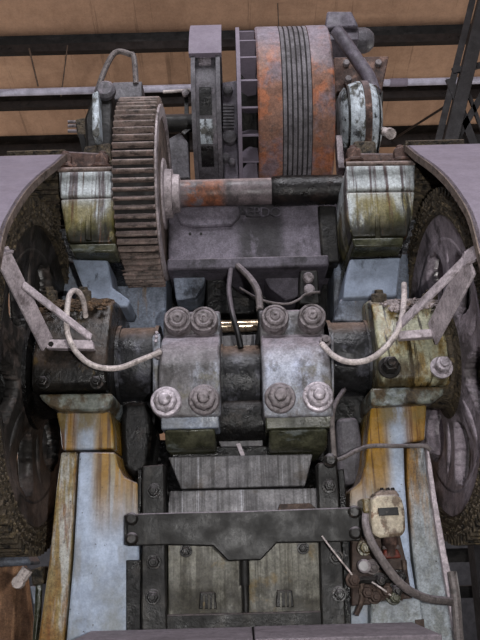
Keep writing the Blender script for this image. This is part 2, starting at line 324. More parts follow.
purlin(30, 49, .36, 'p', 'dark roof purlin nearest the top edge of the photo, crossing behind the flywheel top')
purlin(85, 104, .30, 'p', 'dark roof purlin just below the white conduit')
purlin(130, 150, .45, 'p', 'dark lowest roof purlin, level with the tops of the gear guards')
# conduit slung under the roof
Yc = 8.3
a, b = W(0, 92, Yc), W(480, 81, Yc)
zc = (a.z + b.z) / 2
t = thing('ceiling_conduit', 'long straight white conduit running below the tan roof lining', 'pipe', (0, Yc, zc))
bm = nb(); cyl(bm, (-6.5, Yc, zc), (6.5, Yc, zc), .045, seg=16); obj('pipe', bm, 'conduit', t)
bm = nb(); cx = Xp(397, 84, Yc); cyl(bm, (cx - .09, Yc, zc), (cx + .13, Yc, zc), .052, seg=16); obj('coupling', bm, 'guard', t)
for X in (-5.4, .6, 5.6):
    bm = nb(); cyl(bm, (X, Yc, zc), (X, Yc, roofz(Yc)), .008, seg=6); obj('hanger', bm, 'wire', t)
# thin hanging wires on the left
for (p, q, r, lab) in (((30, 52), (38, 86), .012, 'dark short wire hanging at far left under the top purlin'),
                       ((67, 50), (61, 96), .009, 'pale wire looped over the conduit left of the bent grey pipe')):
    Yw = pY(30) - .07
    A = W(*p, Yw); Bq = W(*q, Yw); A2 = A + (A - Bq) * 3
    A2 = A + (A - Bq) * .1
    bm = nb(); tube(bm, [A2, A, Bq], r, 6, 1, False); tag(obj('hanging_wire', bm, 'wire'), lab, 'wire')

# truss on the right
Yt = 7.2
t = thing('roof_truss', 'dark grey steel roof truss leaning at the right edge of the photo', 'truss', W(450, 150, Yt))
bm = nb(); A, B = W(498, -60, Yt), W(442, 170, Yt)
bar(bm, A, B, .14, .18); obj('main_chord', bm, 'truss', t, .004)
bm = nb(); A, B = W(487, -60, Yt - .06), W(431, 170, Yt - .06)
bar(bm, A, B, .07, .02); obj('chord_flange', bm, 'truss', t)
for (p, q, wd) in (((449, 80), (478, 158), .09), ((482, 95), (446, 158), .07), ((500, 62), (452, 72), .07), ((462, 78), (492, 160), .04)):
    bm = nb(); bar(bm, W(*p, Yt - .06), W(*q, Yt - .06), wd, .03); obj('lattice_bar', bm, 'truss', t, .003)
bm = nb(); box(bm, (Xp(438, 160, Yt) - .1, Yt - .1, 0), (Xp(438, 160, Yt) + .2, Yt + .1, W(438, 168, Yt).z)); obj('post', bm, 'truss', t)
bm = nb(); slab(bm, [(462, 135), (500, 133), (500, 165), (458, 168)], Yt + .3, .2); obj('gusset_box', bm, 'truss', t)
bm = nb(); cyl(bm, W(392, 140, pY(130) - .08), W(449, 104, Yt + .1), .016, seg=8)
tag(obj('tie_wire', bm, 'purlin_lip'), 'thin dark diagonal tie rod below the roof, left of the truss', 'tie rod')

# side stuff glimpsed past the press
bm = nb(); slab(bm, [(-20, 566), (24, 566), (33, 640), (28, 760), (-20, 760)], 6.2, .1)
tag(obj('tan_panel', bm, 'tanpanel', None, .01), 'tan sheet panel standing behind the left column near the bottom', 'panel')
bm = nb(); slab(bm, [(-30, 500), (4, 497), (17, 540), (32, 565), (-30, 569)], 5.6, .3)
tag(obj('pale_blue_cowling', bm, 'paint', None, .03), 'pale blue rusty edged cowling low at the left edge behind the bull gear', 'cowling')
bm = nb()
for (y0, y1) in ((548, 562), (586, 598)):
    z0, z1 = Zp(y1, 8, 470), Zp(y0, 8, 470); box(bm, (1.6, 8, z0), (5.5, 8.12, z1))
box(bm, (2.9, 8.05, 0), (3.05, 8.2, 2.4))
tag(obj('rail_fence', bm, 'purlin'), 'dark horizontal rails behind the press at lower right', 'rail')

# ================================================================== the press
CY, CZ = 4.1, W(243, 362, 4.1).z        # crankshaft axis
press = thing('stamping_press', 'tall blue-white press frame of two rust-streaked columns joined by a grey cross casting', 'press', (0, 4.3, 0))

# --- columns
def zmix(l, r): return l
YF = 3.80
# left column
bm = nb(); slab(bm, [(79, 452), (115, 452), (118, 466), (124, 477), (138, 483), (139, 560), (139, 640), (139, 790), (52, 790), (66, 640), (73, 560)], YF, .75)
lc = obj('column', bm, 'column', press, .012, 3); lc['label'] = 'left column with heavy rust at its neck'
bm = nb(); slab(bm, [(61, 452), (77, 452), (71, 560), (64, 640), (50, 790), (22, 790), (38, 640), (49, 560), (56, 490)], YF + .03, .7)
obj('column_flange', bm, 'column_edge', press, .012, 3)
bm = nb(); slab(bm, [(56, 412), (110, 411), (113, 430), (114, 449), (62, 450), (60, 430)], YF + .01, .72)
obj('column_neck', bm, 'column', press, .010, 3)
# right column
bm = nb(); slab(bm, [(371, 407), (427, 404), (425, 440), (404, 443), (405, 480), (411, 560), (419, 610), (428, 680), (436, 790), (352, 790), (350, 640), (350, 490), (360, 482), (366, 462)], YF, .75)
obj('column', bm, 'column_r', press, .012, 3)['label'] = 'right column carrying the oil tank'
bm = nb(); slab(bm, [(407, 445), (424, 442), (427, 470), (434, 520), (444, 580), (454, 640), (472, 790), (439, 790), (422, 620), (413, 555), (407, 480)], YF + .03, .7)
obj('column_flange', bm, 'column_edge_w', press, .012, 3)
bm = nb(); slab(bm, [(427, 441), (431, 460), (437, 500), (447, 555), (457, 600), (460, 640), (476, 790), (471, 790), (455, 640), (445, 580), (435, 520), (428, 470)], YF + .0, .06)
obj('edge_strip', bm, 'brace', press, .004)

# --- main bearing caps and saddles
def cap_profile(y0, y1):
    """rounded cap: (Y,Z) outline; y0 top row, y1 bottom row of the front"""
    zt, zb = Zp(y0, 3.95), Zp(y1, 3.72)
    zm = (zt + zb) / 2
    return [(4.45, zb), (3.74, zb), (3.70, zb + .03), (3.69, zb + .10), (3.70, zb + .20), (3.745, zb + .29), (3.82, zt - .07), (3.93, zt - .015), (4.05, zt + .01), (4.45, zt + .01)]
for side, xl, xr, ytop, ybot, mat, py in ((-1, 34, 108, 301, 392, 'cap_dark', 350), (1, 378, 448, 299, 386, 'cap_yel', 350)):
    dz = (ray(xl, 350).z / ray(xl, 350).y - ray(243, 350).z / ray(243, 350).y) * 3.75
    x0, x1 = Xp(xl, py, 3.72), Xp(xr, py, 3.72)
    pr = [(y, z + dz) for y, z in cap_profile(ytop, ybot)]
    bm = nb(); prof_x(bm, x0, x1, pr); obj('bearing_cap', bm, mat, press, .018, 3)['label'] = 'dark greasy bearing cap' if side < 0 else 'yellow-stained bearing cap'
    # saddle below the cap, narrowing to the neck
    if side < 0:
        bm = nb(); slab(bm, [(38, 394), (112, 393), (113, 400), (109, 408), (100, 411), (60, 411), (50, 407), (42, 400)], 3.74, .7)
    else:
        bm = nb(); slab(bm, [(371, 388), (446, 386), (443, 395), (432, 403), (372, 406), (371, 400)], 3.74, .7)
    obj('bearing_saddle', bm, 'saddle', press, .012)
    # lower lip band
    pts = ((44, 383), (97, 383)) if side < 0 else ((389, 368), (441, 368))
    for i, (a, b_) in enumerate(pts):
        p = W(a, b_, 3.70)
        bm = nb(); hexbolt(bm, p, (0, -1, .12), .042 if side > 0 else .026, .07 if side > 0 else .04)
        obj('cap_bolt', bm, 'bolt_shine' if (side > 0 and i) else 'bolt_dark', press, .003)
    # dusty bolts on the shoulder of the cap
    for (a, b_) in (((84, 306), (50, 306)) if side < 0 else ((379, 309), (430, 309))):
        p = W(a, b_, 3.90); bm = nb(); hexbolt(bm, p, (0, -.35, .93), .045, .08); obj('cap_bolt', bm, 'crust', press, .004)
    # bosses beside the cap: the flanged hub seat
# --- side frames rising behind the crankshaft
for side, pts in ((-1, [(60, 262), (166, 250), (166, 360), (110, 420), (60, 420)]), (1, [(334, 255), (409, 252), (412, 420), (370, 420), (334, 350)])):
    bm = nb(); slab(bm, pts, 4.52, .6); obj('side_frame', bm, 'paint', press, .02)
# pale sloping plates in front of the side frames
bm = nb(); slab(bm, [(72, 259), (108, 260), (112, 287), (130, 300), (128, 307), (96, 307), (84, 290)], 4.06, .3); obj('shoulder_plate', bm, 'bluegrey', press, .01)
bm = nb(); slab(bm, [(350, 259), (401, 257), (397, 296), (343, 298), (345, 280)], 4.06, .3); obj('shoulder_plate', bm, 'bluegrey', press, .01)
bm = nb(); slab(bm, [(340, 299), (374, 298), (370, 322), (334, 320)], 4.12, .3); obj('shoulder_plate', bm, 'paint', press, .01)
# --- cross casting between the side frames
zt, zm_, zb = Zp(203, 4.46), Zp(258, 4.42), Zp(268, 4.40)
xa, xb = Xp(168, 230, 4.45), Xp(342, 230, 4.45)
bm = nb(); box(bm, (xa, 4.46, zm_), (xb, 5.1, zt)); obj('cross_casting', bm, 'casting', press, .02)
bm = nb(); box(bm, (xa, 4.40, zb), (Xp(329, 262, 4.4), 5.1, zm_)); obj('casting_ledge', bm, 'beamgrey', press, .012)
bm = nb(); slab(bm, [(172, 207), (240, 206), (240, 216), (232, 225), (195, 227), (180, 224), (176, 214)], 4.435, .05); obj('raised_panel', bm, 'casting', press, .012)
bm = nb(); slab(bm, [(318, 205), (336, 205), (340, 262), (322, 262)], 4.42, .3); obj('casting_rib', bm, 'darksteel', press, .012)
# raised cast lettering, too worn to read for certain
def text_mesh(s, size, ext):
    c = bpy.data.curves.new('t', 'FONT'); c.body = s; c.size = size; c.extrude = ext; c.align_x = 'CENTER'; c.align_y = 'CENTER'
    to = bpy.data.objects.new('t', c); COL.objects.link(to)
    dg = bpy.context.evaluated_depsgraph_get(); me = bpy.data.meshes.new_from_object(to.evaluated_get(dg))
    bpy.data.objects.remove(to); bpy.data.curves.remove(c)
    b = bmesh.new(); b.from_mesh(me); bpy.data.meshes.remove(me)
    return b
for ch_, px_ in (('A', 243), ('E', 250), ('B', 257), ('D', 265), ('O', 276)):
    bm = text_mesh(ch_, .095, .010)
    p = W(px_, 213, 4.455); bm.transform(Matrix.Translation(p) @ Matrix.Rotation(R(90), 4, 'X'))
    obj('cast_letter', bm, 'beamgrey', press)
for a in (190, 201):
    bm = nb(); lathe(bm, W(a, 234, 4.462), (0, -1, 0), [(0, .010), (.006, .009)], 10); obj('small_screw', bm, 'bolt_dark', press)
# recess walls; the dark back sheets stand in for shade deep inside
bm = nb(); slab(bm, [(140, 440), (350, 440), (352, 800), (140, 800)], 4.98, .1); obj('rear_plate', bm, 'grease', press)  # dark sheet added to keep the interior black behind the slide
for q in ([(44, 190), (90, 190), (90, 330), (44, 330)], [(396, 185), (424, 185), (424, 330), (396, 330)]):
    bm = nb(); slab(bm, q, 5.15, .12); obj('dark_gap_sheet', bm, 'grease', press, .01)  # added dark sheet, hides the bright roof between block and guard
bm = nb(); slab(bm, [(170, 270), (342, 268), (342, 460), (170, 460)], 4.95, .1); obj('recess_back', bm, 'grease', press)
bm = nb(); slab(bm, [(172, 270), (206, 270), (204, 284), (196, 298), (176, 300)], 4.55, .35); obj('recess_web', bm, 'paint', press, .01)
bm = nb(); slab(bm, [(262, 274), (300, 272), (300, 296), (286, 300), (270, 288)], 4.60, .3); obj('recess_web', bm, 'beamgrey', press, .01)
bm = nb(); slab(bm, [(206, 273), (222, 272), (226, 280), (240, 292), (256, 300), (256, 314), (206, 314)], 4.6, .3); obj('recess_bracket', bm, 'grease', press, .012)
bm = nb(); slab(bm, [(300, 270), (318, 270), (320, 304), (299, 304)], 4.42, .4); obj('pipe_bracket', bm, 'darksteel', press, .01)
for a, b_ in ((308, 279), (309, 291)):
    bm = nb(); lathe(bm, W(a, b_, 4.42), (0, -1, 0), [(0, .035), (.03, .035), (.04, .025)], 14); obj('pipe_stud', bm, 'bolt', press)

# --- upper bearing blocks
ZS = W(243, 192, 4.4).z; SY = 4.4      # back shaft
for side in (-1, 1):
    if side < 0: c = [(58, 171), (113, 170), (114, 196), (60, 197)]; l = [(60, 199), (114, 197), (114, 238), (110, 243), (68, 243), (66, 236)]; lg = [(68, 244), (116, 243), (116, 252), (72, 252)]; un = [(72, 253), (118, 252), (122, 262), (80, 262)]; tp = [(64, 150), (104, 152), (110, 168), (62, 169)]
    else: c = [(346, 165), (415, 164), (415, 189), (346, 190)]; l = [(346, 192), (415, 191), (413, 215), (408, 236), (352, 237), (347, 215)]; lg = [(352, 238), (404, 237), (403, 246), (354, 247)]; un = [(352, 248), (403, 247), (402, 257), (350, 258)]; tp = [(350, 152), (404, 152), (405, 162), (350, 163)]
    yb = 3.98
    bm = nb(); slab(bm, c, yb, .75); obj('block_cap', bm, 'block', press, .014, 3)
    bm = nb(); slab(bm, l, yb + .005, .75); obj('bearing_block', bm, 'block', press, .014, 3)
    bm = nb(); slab(bm, lg, yb - .03, .8); obj('block_ledge', bm, 'rod_low', press, .010)
    bm = nb(); slab(bm, un, yb + .12, .6); obj('block_foot', bm, 'grease', press, .012)
    bm = nb(); slab(bm, tp, yb + .15, .4); obj('block_crown', bm, 'rustbox', press, .02)
    # flange line with studs
    x0, x1 = (c[0][0], c[1][0])
    bm = nb(); cyl(bm, W(x0, c[0][1] - 1, yb - .03), W(x1, c[1][1] - 1, yb - .03), .014, seg=10); obj('flange_edge', bm, 'gear', press)
    for fx in (.12, .8):
        px = x0 + (x1 - x0) * fx
        p = W(px, c[0][1] - 1, yb + .06); bm = nb(); hexbolt(bm, p, (0, 0, 1), .045, .09); obj('block_bolt', bm, 'rustbox', press, .003)
    # cooling rib / drip spout on the face
    sx = 88 if side < 0 else 378
    for dx in (0,):
        bm = nb(); slab(bm, [(sx + dx - 2, 214), (sx + dx + 2, 214), (sx + dx + 3, 240), (sx + dx - 3, 240)], yb - .015, .03); obj('drip_rib', bm, 'block', press, .005)
    # pedestal down to the side frame
    bx0, bx1 = (Xp(84, 262, 4.3), Xp(160, 262, 4.3)) if side < 0 else (Xp(344, 262, 4.3), Xp(402, 262, 4.3))
    bm = nb(); box(bm, (bx0, 4.53, Zp(300, 4.5)), (bx1, 5.0, Zp(245, 4.5))); obj('pedestal', bm, 'darksteel', press, .02)
# louvre strips between blocks and guards
for side in (-1, 1):
    for k in range(4):
        y = 168 + k * 9
        pts = [(34, y + 5), (56, y + 1), (58, y + 5), (36, y + 9)] if side < 0 else [(415, y + 1), (440, y + 3), (440, y + 6), (415, y + 5)]
        bm = nb(); slab(bm, pts, 4.25, .12); obj('louvre_strip', bm, 'grease', press, .004)

# --- guide rails (gibs) beside the slide
for side, px in ((-1, [(142, 466), (164, 464), (167, 640), (169, 790), (139, 790), (141, 640)]), (1, [(317, 463), (337, 461), (343, 560), (347, 640), (350, 790), (324, 790), (322, 640)])):
    t = thing('guide_rail', 'dark bolted guide rail left of the slide' if side < 0 else 'dark bolted guide rail right of the slide, under a thin pipe', 'guide rail', W(px[0][0], 640, 3.74), 'slide guide rails')
    bm = nb(); slab(bm, px, 3.74, .14); obj('rail_bar', bm, 'darksteel', t, .008)
    if side < 0:
        bm = nb(); slab(bm, [(126, 560), (141, 560), (140, 790), (126, 790)], 3.785, .1); obj('packing_strip', bm, 'grease', t, .005)
        bm = nb(); slab(bm, [(138, 470), (142, 470), (141, 512), (138, 512)], 3.78, .1); obj('packing_strip', bm, 'grease', t, .003)
    else:
        bm = nb(); slab(bm, [(338, 470), (344, 468), (350, 560), (354, 790), (350, 790), (343, 560)], 3.77, .1); obj('packing_strip', bm, 'grease', t, .004)
    for b_ in ((154, 491), (154, 562), (153, 597)) if side < 0 else ((329, 486), (336, 557), (339, 594)):
        bm = nb(); hexbolt(bm, W(*b_, 3.74), (0, -1, 0), .026, .03, True, 6); obj('rail_bolt', bm, 'bolt_dark', t, .002)

# --- slide
sl = thing('press_slide', 'grey brushed steel press slide between the guide rails', 'slide', (0, 3.9, Zp(700, 3.9)))
bm = nb(); slab(bm, [(168, 457), (313, 454), (305, 486), (181, 489)], 3.88, .5); obj('upper_taper', bm, 'slide', sl, .006)
bm = nb(); slab(bm, [(170, 491), (317, 488), (318, 505), (318, 545), (168, 549), (168, 505)], 3.83, .5); obj('front_plate', bm, 'slide', sl, .006)
bm = nb(); slab(bm, [(168, 540), (244, 538), (244, 616), (168, 618)], 3.80, .5); obj('face_panel', bm, 'slide_low', sl, .006)
bm = nb(); slab(bm, [(249, 538), (320, 536), (324, 614), (249, 616)], 3.80, .5); obj('face_panel', bm, 'slide_low', sl, .006)
bm = nb(); slab(bm, [(243, 538), (250, 538), (250, 790), (243, 790)], 3.86, .3); obj('centre_gap', bm, 'grease', sl)
bm = nb(); slab(bm, [(162, 615), (324, 611), (325, 640), (327, 790), (160, 790), (161, 640)], 3.77, .5); obj('lower_bar', bm, 'darksteel', sl, .008)
for x0 in (200, 277):
    y0 = 592 if x0 == 200 else 590
    bm = nb(); slab(bm, [(x0, y0), (x0 + 15, y0), (x0 + 17, y0 + 17), (x0 - 1, y0 + 17)], 3.775, .04)
    s = obj('lug', bm, 'darksteel', sl, .004)
    for k in (3, 8, 12):
        bm = nb(); slab(bm, [(x0 + k, y0 + 3), (x0 + k + 2, y0 + 3), (x0 + k + 2, y0 + 17), (x0 + k, y0 + 17)], 3.765, .02); obj('lug_bar', bm, 'slide_low', s)
for a, b_ in ((186, 550), (303, 547)):
    bm = nb(); hexbolt(bm, W(a, b_ + 1, 3.80), (0, -1, 0), .022, .03); obj('slide_bolt', bm, 'bolt_dark', sl, .002)
bm = nb(); slab(bm, [(280, 504), (310, 503), (316, 508), (316, 516), (276, 516)], 3.78, .05); obj('top_clip', bm, 'brown', sl, .006)

# --- cross bar with V tab
cb = thing('cross_bar', 'dark flat cross bar plate with a vee-shaped drop in its middle, bolted to both columns', 'cross bar', W(243, 545, 3.68))
bm = nb(); slab(bm, [(127, 514), (190, 512), (243, 511), (300, 509), (359, 507), (361, 541), (340, 542), (277, 543), (261, 560), (228, 561), (213, 546), (165, 545), (127, 546)], 3.67, .06); obj('plate', bm, 'plate', cb, .006)
for a, b_ in ((132, 519), (132, 539), (354, 512), (355, 533)):
    bm = nb(); lathe(bm, W(a, b_, 3.67), (0, -1, 0), [(0, .030), (.018, .030), (.026, .020)], 16); obj('bar_bolt', bm, 'bolt_dark', cb, .002)
bm = nb(); cyl(bm, W(244.5, 559, 3.72), W(245, 585, 3.72), .022, seg=14); cyl(bm, W(245, 584, 3.72), W(246, 612, 3.72), .013, seg=12); obj('centre_stem', bm, 'darksteel', cb)
for side, pts in ((-1, [(124, 515), (140, 515), (140, 545), (124, 545)]), (1, [(348, 509), (362, 508), (363, 540), (348, 541)])):
    bm = nb(); slab(bm, pts, 3.725, .075); obj('spacer', bm, 'darksteel', cb, .004)

# --- bolster / platform at the very bottom
for x0, x1, y, lab in ((80, 252, 629, 'lilac dusty platform plate at the bottom left'), (254, 424, 624, 'lilac dusty platform plate at the bottom right')):
    z = W((x0 + x1) / 2, y, 3.62).z
    bm = nb(); box(bm, (Xp(x0, y, 3.4), 3.1, z - .06), (Xp(x1, y, 3.4 if x1 > 300 else 3.62), 3.62, z))
    pl = thing('platform_plate', lab, 'platform', (Xp((x0+x1)/2, y, 3.62), 3.3, 0), 'platform plates')
    obj('deck', bm, 'platform', pl, .006)
    for px in (x0 + 14, x1 - 14):
        X = Xp(px, y, 3.5); bm = nb(); box(bm, (X - .03, 3.3, 0), (X + .03, 3.36, z - .06)); obj('leg', bm, 'darksteel', pl)

# press bed joining columns to the floor
bm = nb(); box(bm, (-1.02, 3.72, 0), (1.06, 4.9, W(243, 760, 3.8).z)); obj('bed', bm, 'paint', press, .02)

# ================================================================== crankshaft
ck = thing('crankshaft', 'dark dusty crankshaft crossing the press between the two bearing caps', 'crankshaft', (0, CY, CZ))
def xcyl(name, pxa, pxb, r, mat, Y=CY, Z=CZ, par=None, prof=None, py=362, seg=48, rings=()):
    Yf = Y - r
    xa, xb = Xp(pxa, py, Yf), Xp(pxb, py, Yf)
    L = xb - xa
    pr = [(0, r * .97), (.012, r), (L - .012, r), (L, r * .97)]
    bm = nb(); lathe(bm, (xa, Y, Z), (1, 0, 0), pr, seg)
    for (f, dr, wd) in rings: lathe(bm, (xa + L*f, Y, Z), (1, 0, 0), [(0, r + dr), (wd, r + dr)], seg)
    return obj(name, bm, mat, par, 0)
xcyl('main_journal', 114, 156, .205, 'collar', par=ck, rings=((.0, .014, .02), (.93, .01, .02)))
xcyl('main_journal', 331, 373, .205, 'collar', par=ck, rings=((.0, .014, .02), (.93, .01, .02)))
PZ, PY = W(243, 380, 4.0).z, 4.02
xcyl('crankpin', 216, 264, .19, 'collar', Y=PY, Z=PZ, par=ck, rings=((.08, .012, .015),))
xcyl('crankpin_lower', 214, 266, .13, 'grease', Y=3.98, Z=W(243, 418, 3.9).z, par=ck)
for side, px in ((-1, [(123, 402), (148, 402), (152, 430), (146, 474), (133, 477), (122, 466), (120, 430)]), (1, [(336, 418), (358, 416), (362, 440), (360, 482), (344, 486), (338, 470)])):
    bm = nb(); slab(bm, px, 4.02, .45); obj('crank_cheek', bm, 'grease' if side < 0 else 'steel', ck, .03, 3)
    a = [(114, 380), (158, 380), (158, 425), (118, 425)] if side < 0 else [(332, 380), (372, 378), (370, 425), (332, 425)]
    bm = nb(); slab(bm, a, 4.14, .35); obj('crank_web', bm, 'grease', ck, .02)
# small ledge & strips between the rods
bm = nb(); slab(bm, [(218, 440), (263, 438), (263, 446), (221, 447)], 3.92, .1); obj('wiper_strip', bm, 'slide', sl, .004)
bm = nb(); slab(bm, [(170, 447), (312, 445), (310, 456), (172, 458)], 3.96, .2); obj('top_shelf', bm, 'grease', sl, .006)
bm = nb(); slab(bm, [(236, 444), (240, 443), (245, 455), (241, 456)], 3.90, .01); obj('tab', bm, 'brace', sl)
# tie rod behind the rods
bm = nb(); xx0, xx1 = Xp(180, 326, 4.35), Xp(310, 326, 4.35); zz = W(243, 326, 4.35).z
lathe(bm, (xx0, 4.35, zz), (1, 0, 0), [(0, .038), (xx1 - xx0, .038)], 24)
tag(obj('tie_rod', bm, 'brass'), 'shiny round tie rod seen between the two connecting rod heads', 'rod')
bm = nb(); slab(bm, [(214, 336), (266, 334), (266, 352), (214, 354)], 4.25, .2)
tag(obj('bearing_shim', bm, 'slide', None, .005), 'bright streaked steel block just under the shiny tie rod', 'block')

# ================================================================== connecting rods
for side in (-1, 1):
    if side < 0: x0, x1, y0, y1 = 159, 220, 306, 450
    else: x0, x1, y0, y1 = 262, 331, 304, 450
    lab = 'left dusty connecting rod head with four big round nuts' if side < 0 else 'right connecting rod head with four big nuts and a bright patch'
    yc = (y0 + y1) / 2; xm = (x0 + x1) / 2
    t = thing('connecting_rod', lab, 'connecting rod', W(xm, y1, 3.9), 'connecting rods')
    zt = W(xm, y0 + 2, 3.86).z
    zs = W(xm, 334, 3.70).z; zb = W(xm, 392, 3.655).z; ze = W(xm, 417, 3.67).z
    pr = [(4.35, zt), (3.93, zt), (3.88, zt - .015), (3.86, zt - .06), (3.855, zs + .035), (3.78, zs - .0), (3.715, zs - .07), (3.675, zs - .15), (3.66, (zs + zb)/2 - .03), (3.658, zb + .03), (3.665, ze), (4.35, ze)]
    xa, xb = Xp(x0, 370, 3.67), Xp(x1, 370, 3.67)
    bm = nb(); prof_x(bm, xa, xb, pr); obj('big_end', bm, 'rod', t, .014, 3)
    # stepped foot below
    za = W(xm, 429, 3.70).z; zf = W(xm, 449, 3.74).z
    bm = nb(); prof_x(bm, xa + .01, xb - .01, [(4.3, ze + .005), (3.68, ze + .005), (3.69, za), (4.3, za)]); obj('foot_band', bm, 'paint' if side < 0 else 'rod_low', t, .006)
    bm = nb(); prof_x(bm, xa + .025, xb - .03, [(4.3, za), (3.70, za), (3.74, zf + .03), (3.79, zf), (4.3, zf)]); obj('foot', bm, 'rod_low', t, .012)
    # side web filling in the big end's outer shoulder
    xo = (152, 160) if side < 0 else (331, 334)
    bm = nb(); slab(bm, [(xo[0], 335), (xo[1], 332), (xo[1], 416), (xo[0] + 1, 410)], 3.78, .4); obj('shoulder', bm, 'rod', t, .012)
    # nuts
    if side < 0: up, lo = ((178, 318), (204, 318)), ((166, 402), (204, 400))
    else: up, lo = ((275, 316), (312, 315)), ((280, 398), (318, 397))
    r = .073
    for i, (a, b_) in enumerate(up):
        p = W(a, b_ + 2, 3.80); ax = Vector((0, -1, .10)).normalized()
        bm = nb()
        lathe(bm, p - ax*(-.0) + Vector((0, .09, -.01)), ax, [(0, r), (.10, r), (.112, r*.93), (.112, r*.80), (.104, r*.76), (.104, r*.70), (.124, r*.64), (.130, r*.52), (.126, r*.36), (.134, r*.30), (.138, r*.12), (.130, r*.04)], 36)
        obj('upper_nut', bm, 'bolt', t)
    for i, (a, b_) in enumerate(lo):
        p = W(a, b_, 3.655)
        bm = nb()
        lathe(bm, p + Vector((0, .03, 0)), (0, -1, .02), [(0, r*1.05), (.035, r*1.05), (.045, r*.98), (.047, r*.78)], 36)
        lathe(bm, p + Vector((0, -.012, 0)), (0, -1, .02), [(0, r*.80), (.04, r*.80), (.05, r*.66)], 8)
        lathe(bm, p + Vector((0, -.06, 0)), (0, -1, .02), [(0, r*.42), (.03, r*.40), (.036, r*.26)], 20)
        obj('lower_nut', bm, ('bolt_shine' if (side < 0) == (i == 0) else 'bolt'), t, .003)
    # hose fitting on the outer shoulder
    a = (160, 355) if side < 0 else (325, 342)
    bm = nb(); lathe(bm, W(*a, 3.75), (0, -1, 0), [(0, .03), (.03, .03), (.035, .02), (.07, .018)], 12); obj('hose_fitting', bm, 'bolt', t)
    for k in range(3 if side < 0 else 0):
        bm = nb(); lathe(bm, W(157 - k*.5, 333 + k*4, 3.77), (0, -1, 0), [(0, .010), (.012, .008)], 8); obj('stud', bm, 'bolt_shine', t)

# crumbly grime heaped on the caps
for side, pa, pb, mt, lb in ((-1, 40, 106, 'debris', 'brown crumbly grime heaped on top of the left bearing cap'), (1, 384, 446, 'flakes', 'pale flaky debris heaped on top of the right bearing cap')):
    rng = random.Random(11 + side); bm = nb()
    xa, xb = Xp(pa, 320, 3.8), Xp(pb, 320, 3.8)
    dz = (ray(pa, 350).z / ray(pa, 350).y - ray(243, 350).z / ray(243, 350).y) * 3.75
    zt = Zp(300, 3.95) + dz
    arc = [(3.755, zt - .13), (3.80, zt - .085), (3.84, zt - .055), (3.93, zt - .012), (4.05, zt + .012), (4.2, zt + .012)]
    for k in range(420):
        u = rng.random() ** .8 * (len(arc) - 1.001); i = int(u); f = u - i
        y = arc[i][0] * (1-f) + arc[i+1][0] * f; z = arc[i][1] * (1-f) + arc[i+1][1] * f
        s = rng.uniform(.004, .017)
        m4 = Matrix.Translation((rng.uniform(xa, xb), y, z)) @ Matrix.Rotation(rng.uniform(0, 6), 4, 'Z') @ Matrix.Rotation(rng.uniform(-.6, .6), 4, 'X') @ Matrix.Diagonal((s*1.5, s, s*rng.uniform(.5, 1), 1))
        bmesh.ops.create_icosphere(bm, subdivisions=1, radius=1, matrix=m4)
    tag(obj('grime_crumbs', bm, mt), lb, 'debris', kind='stuff')

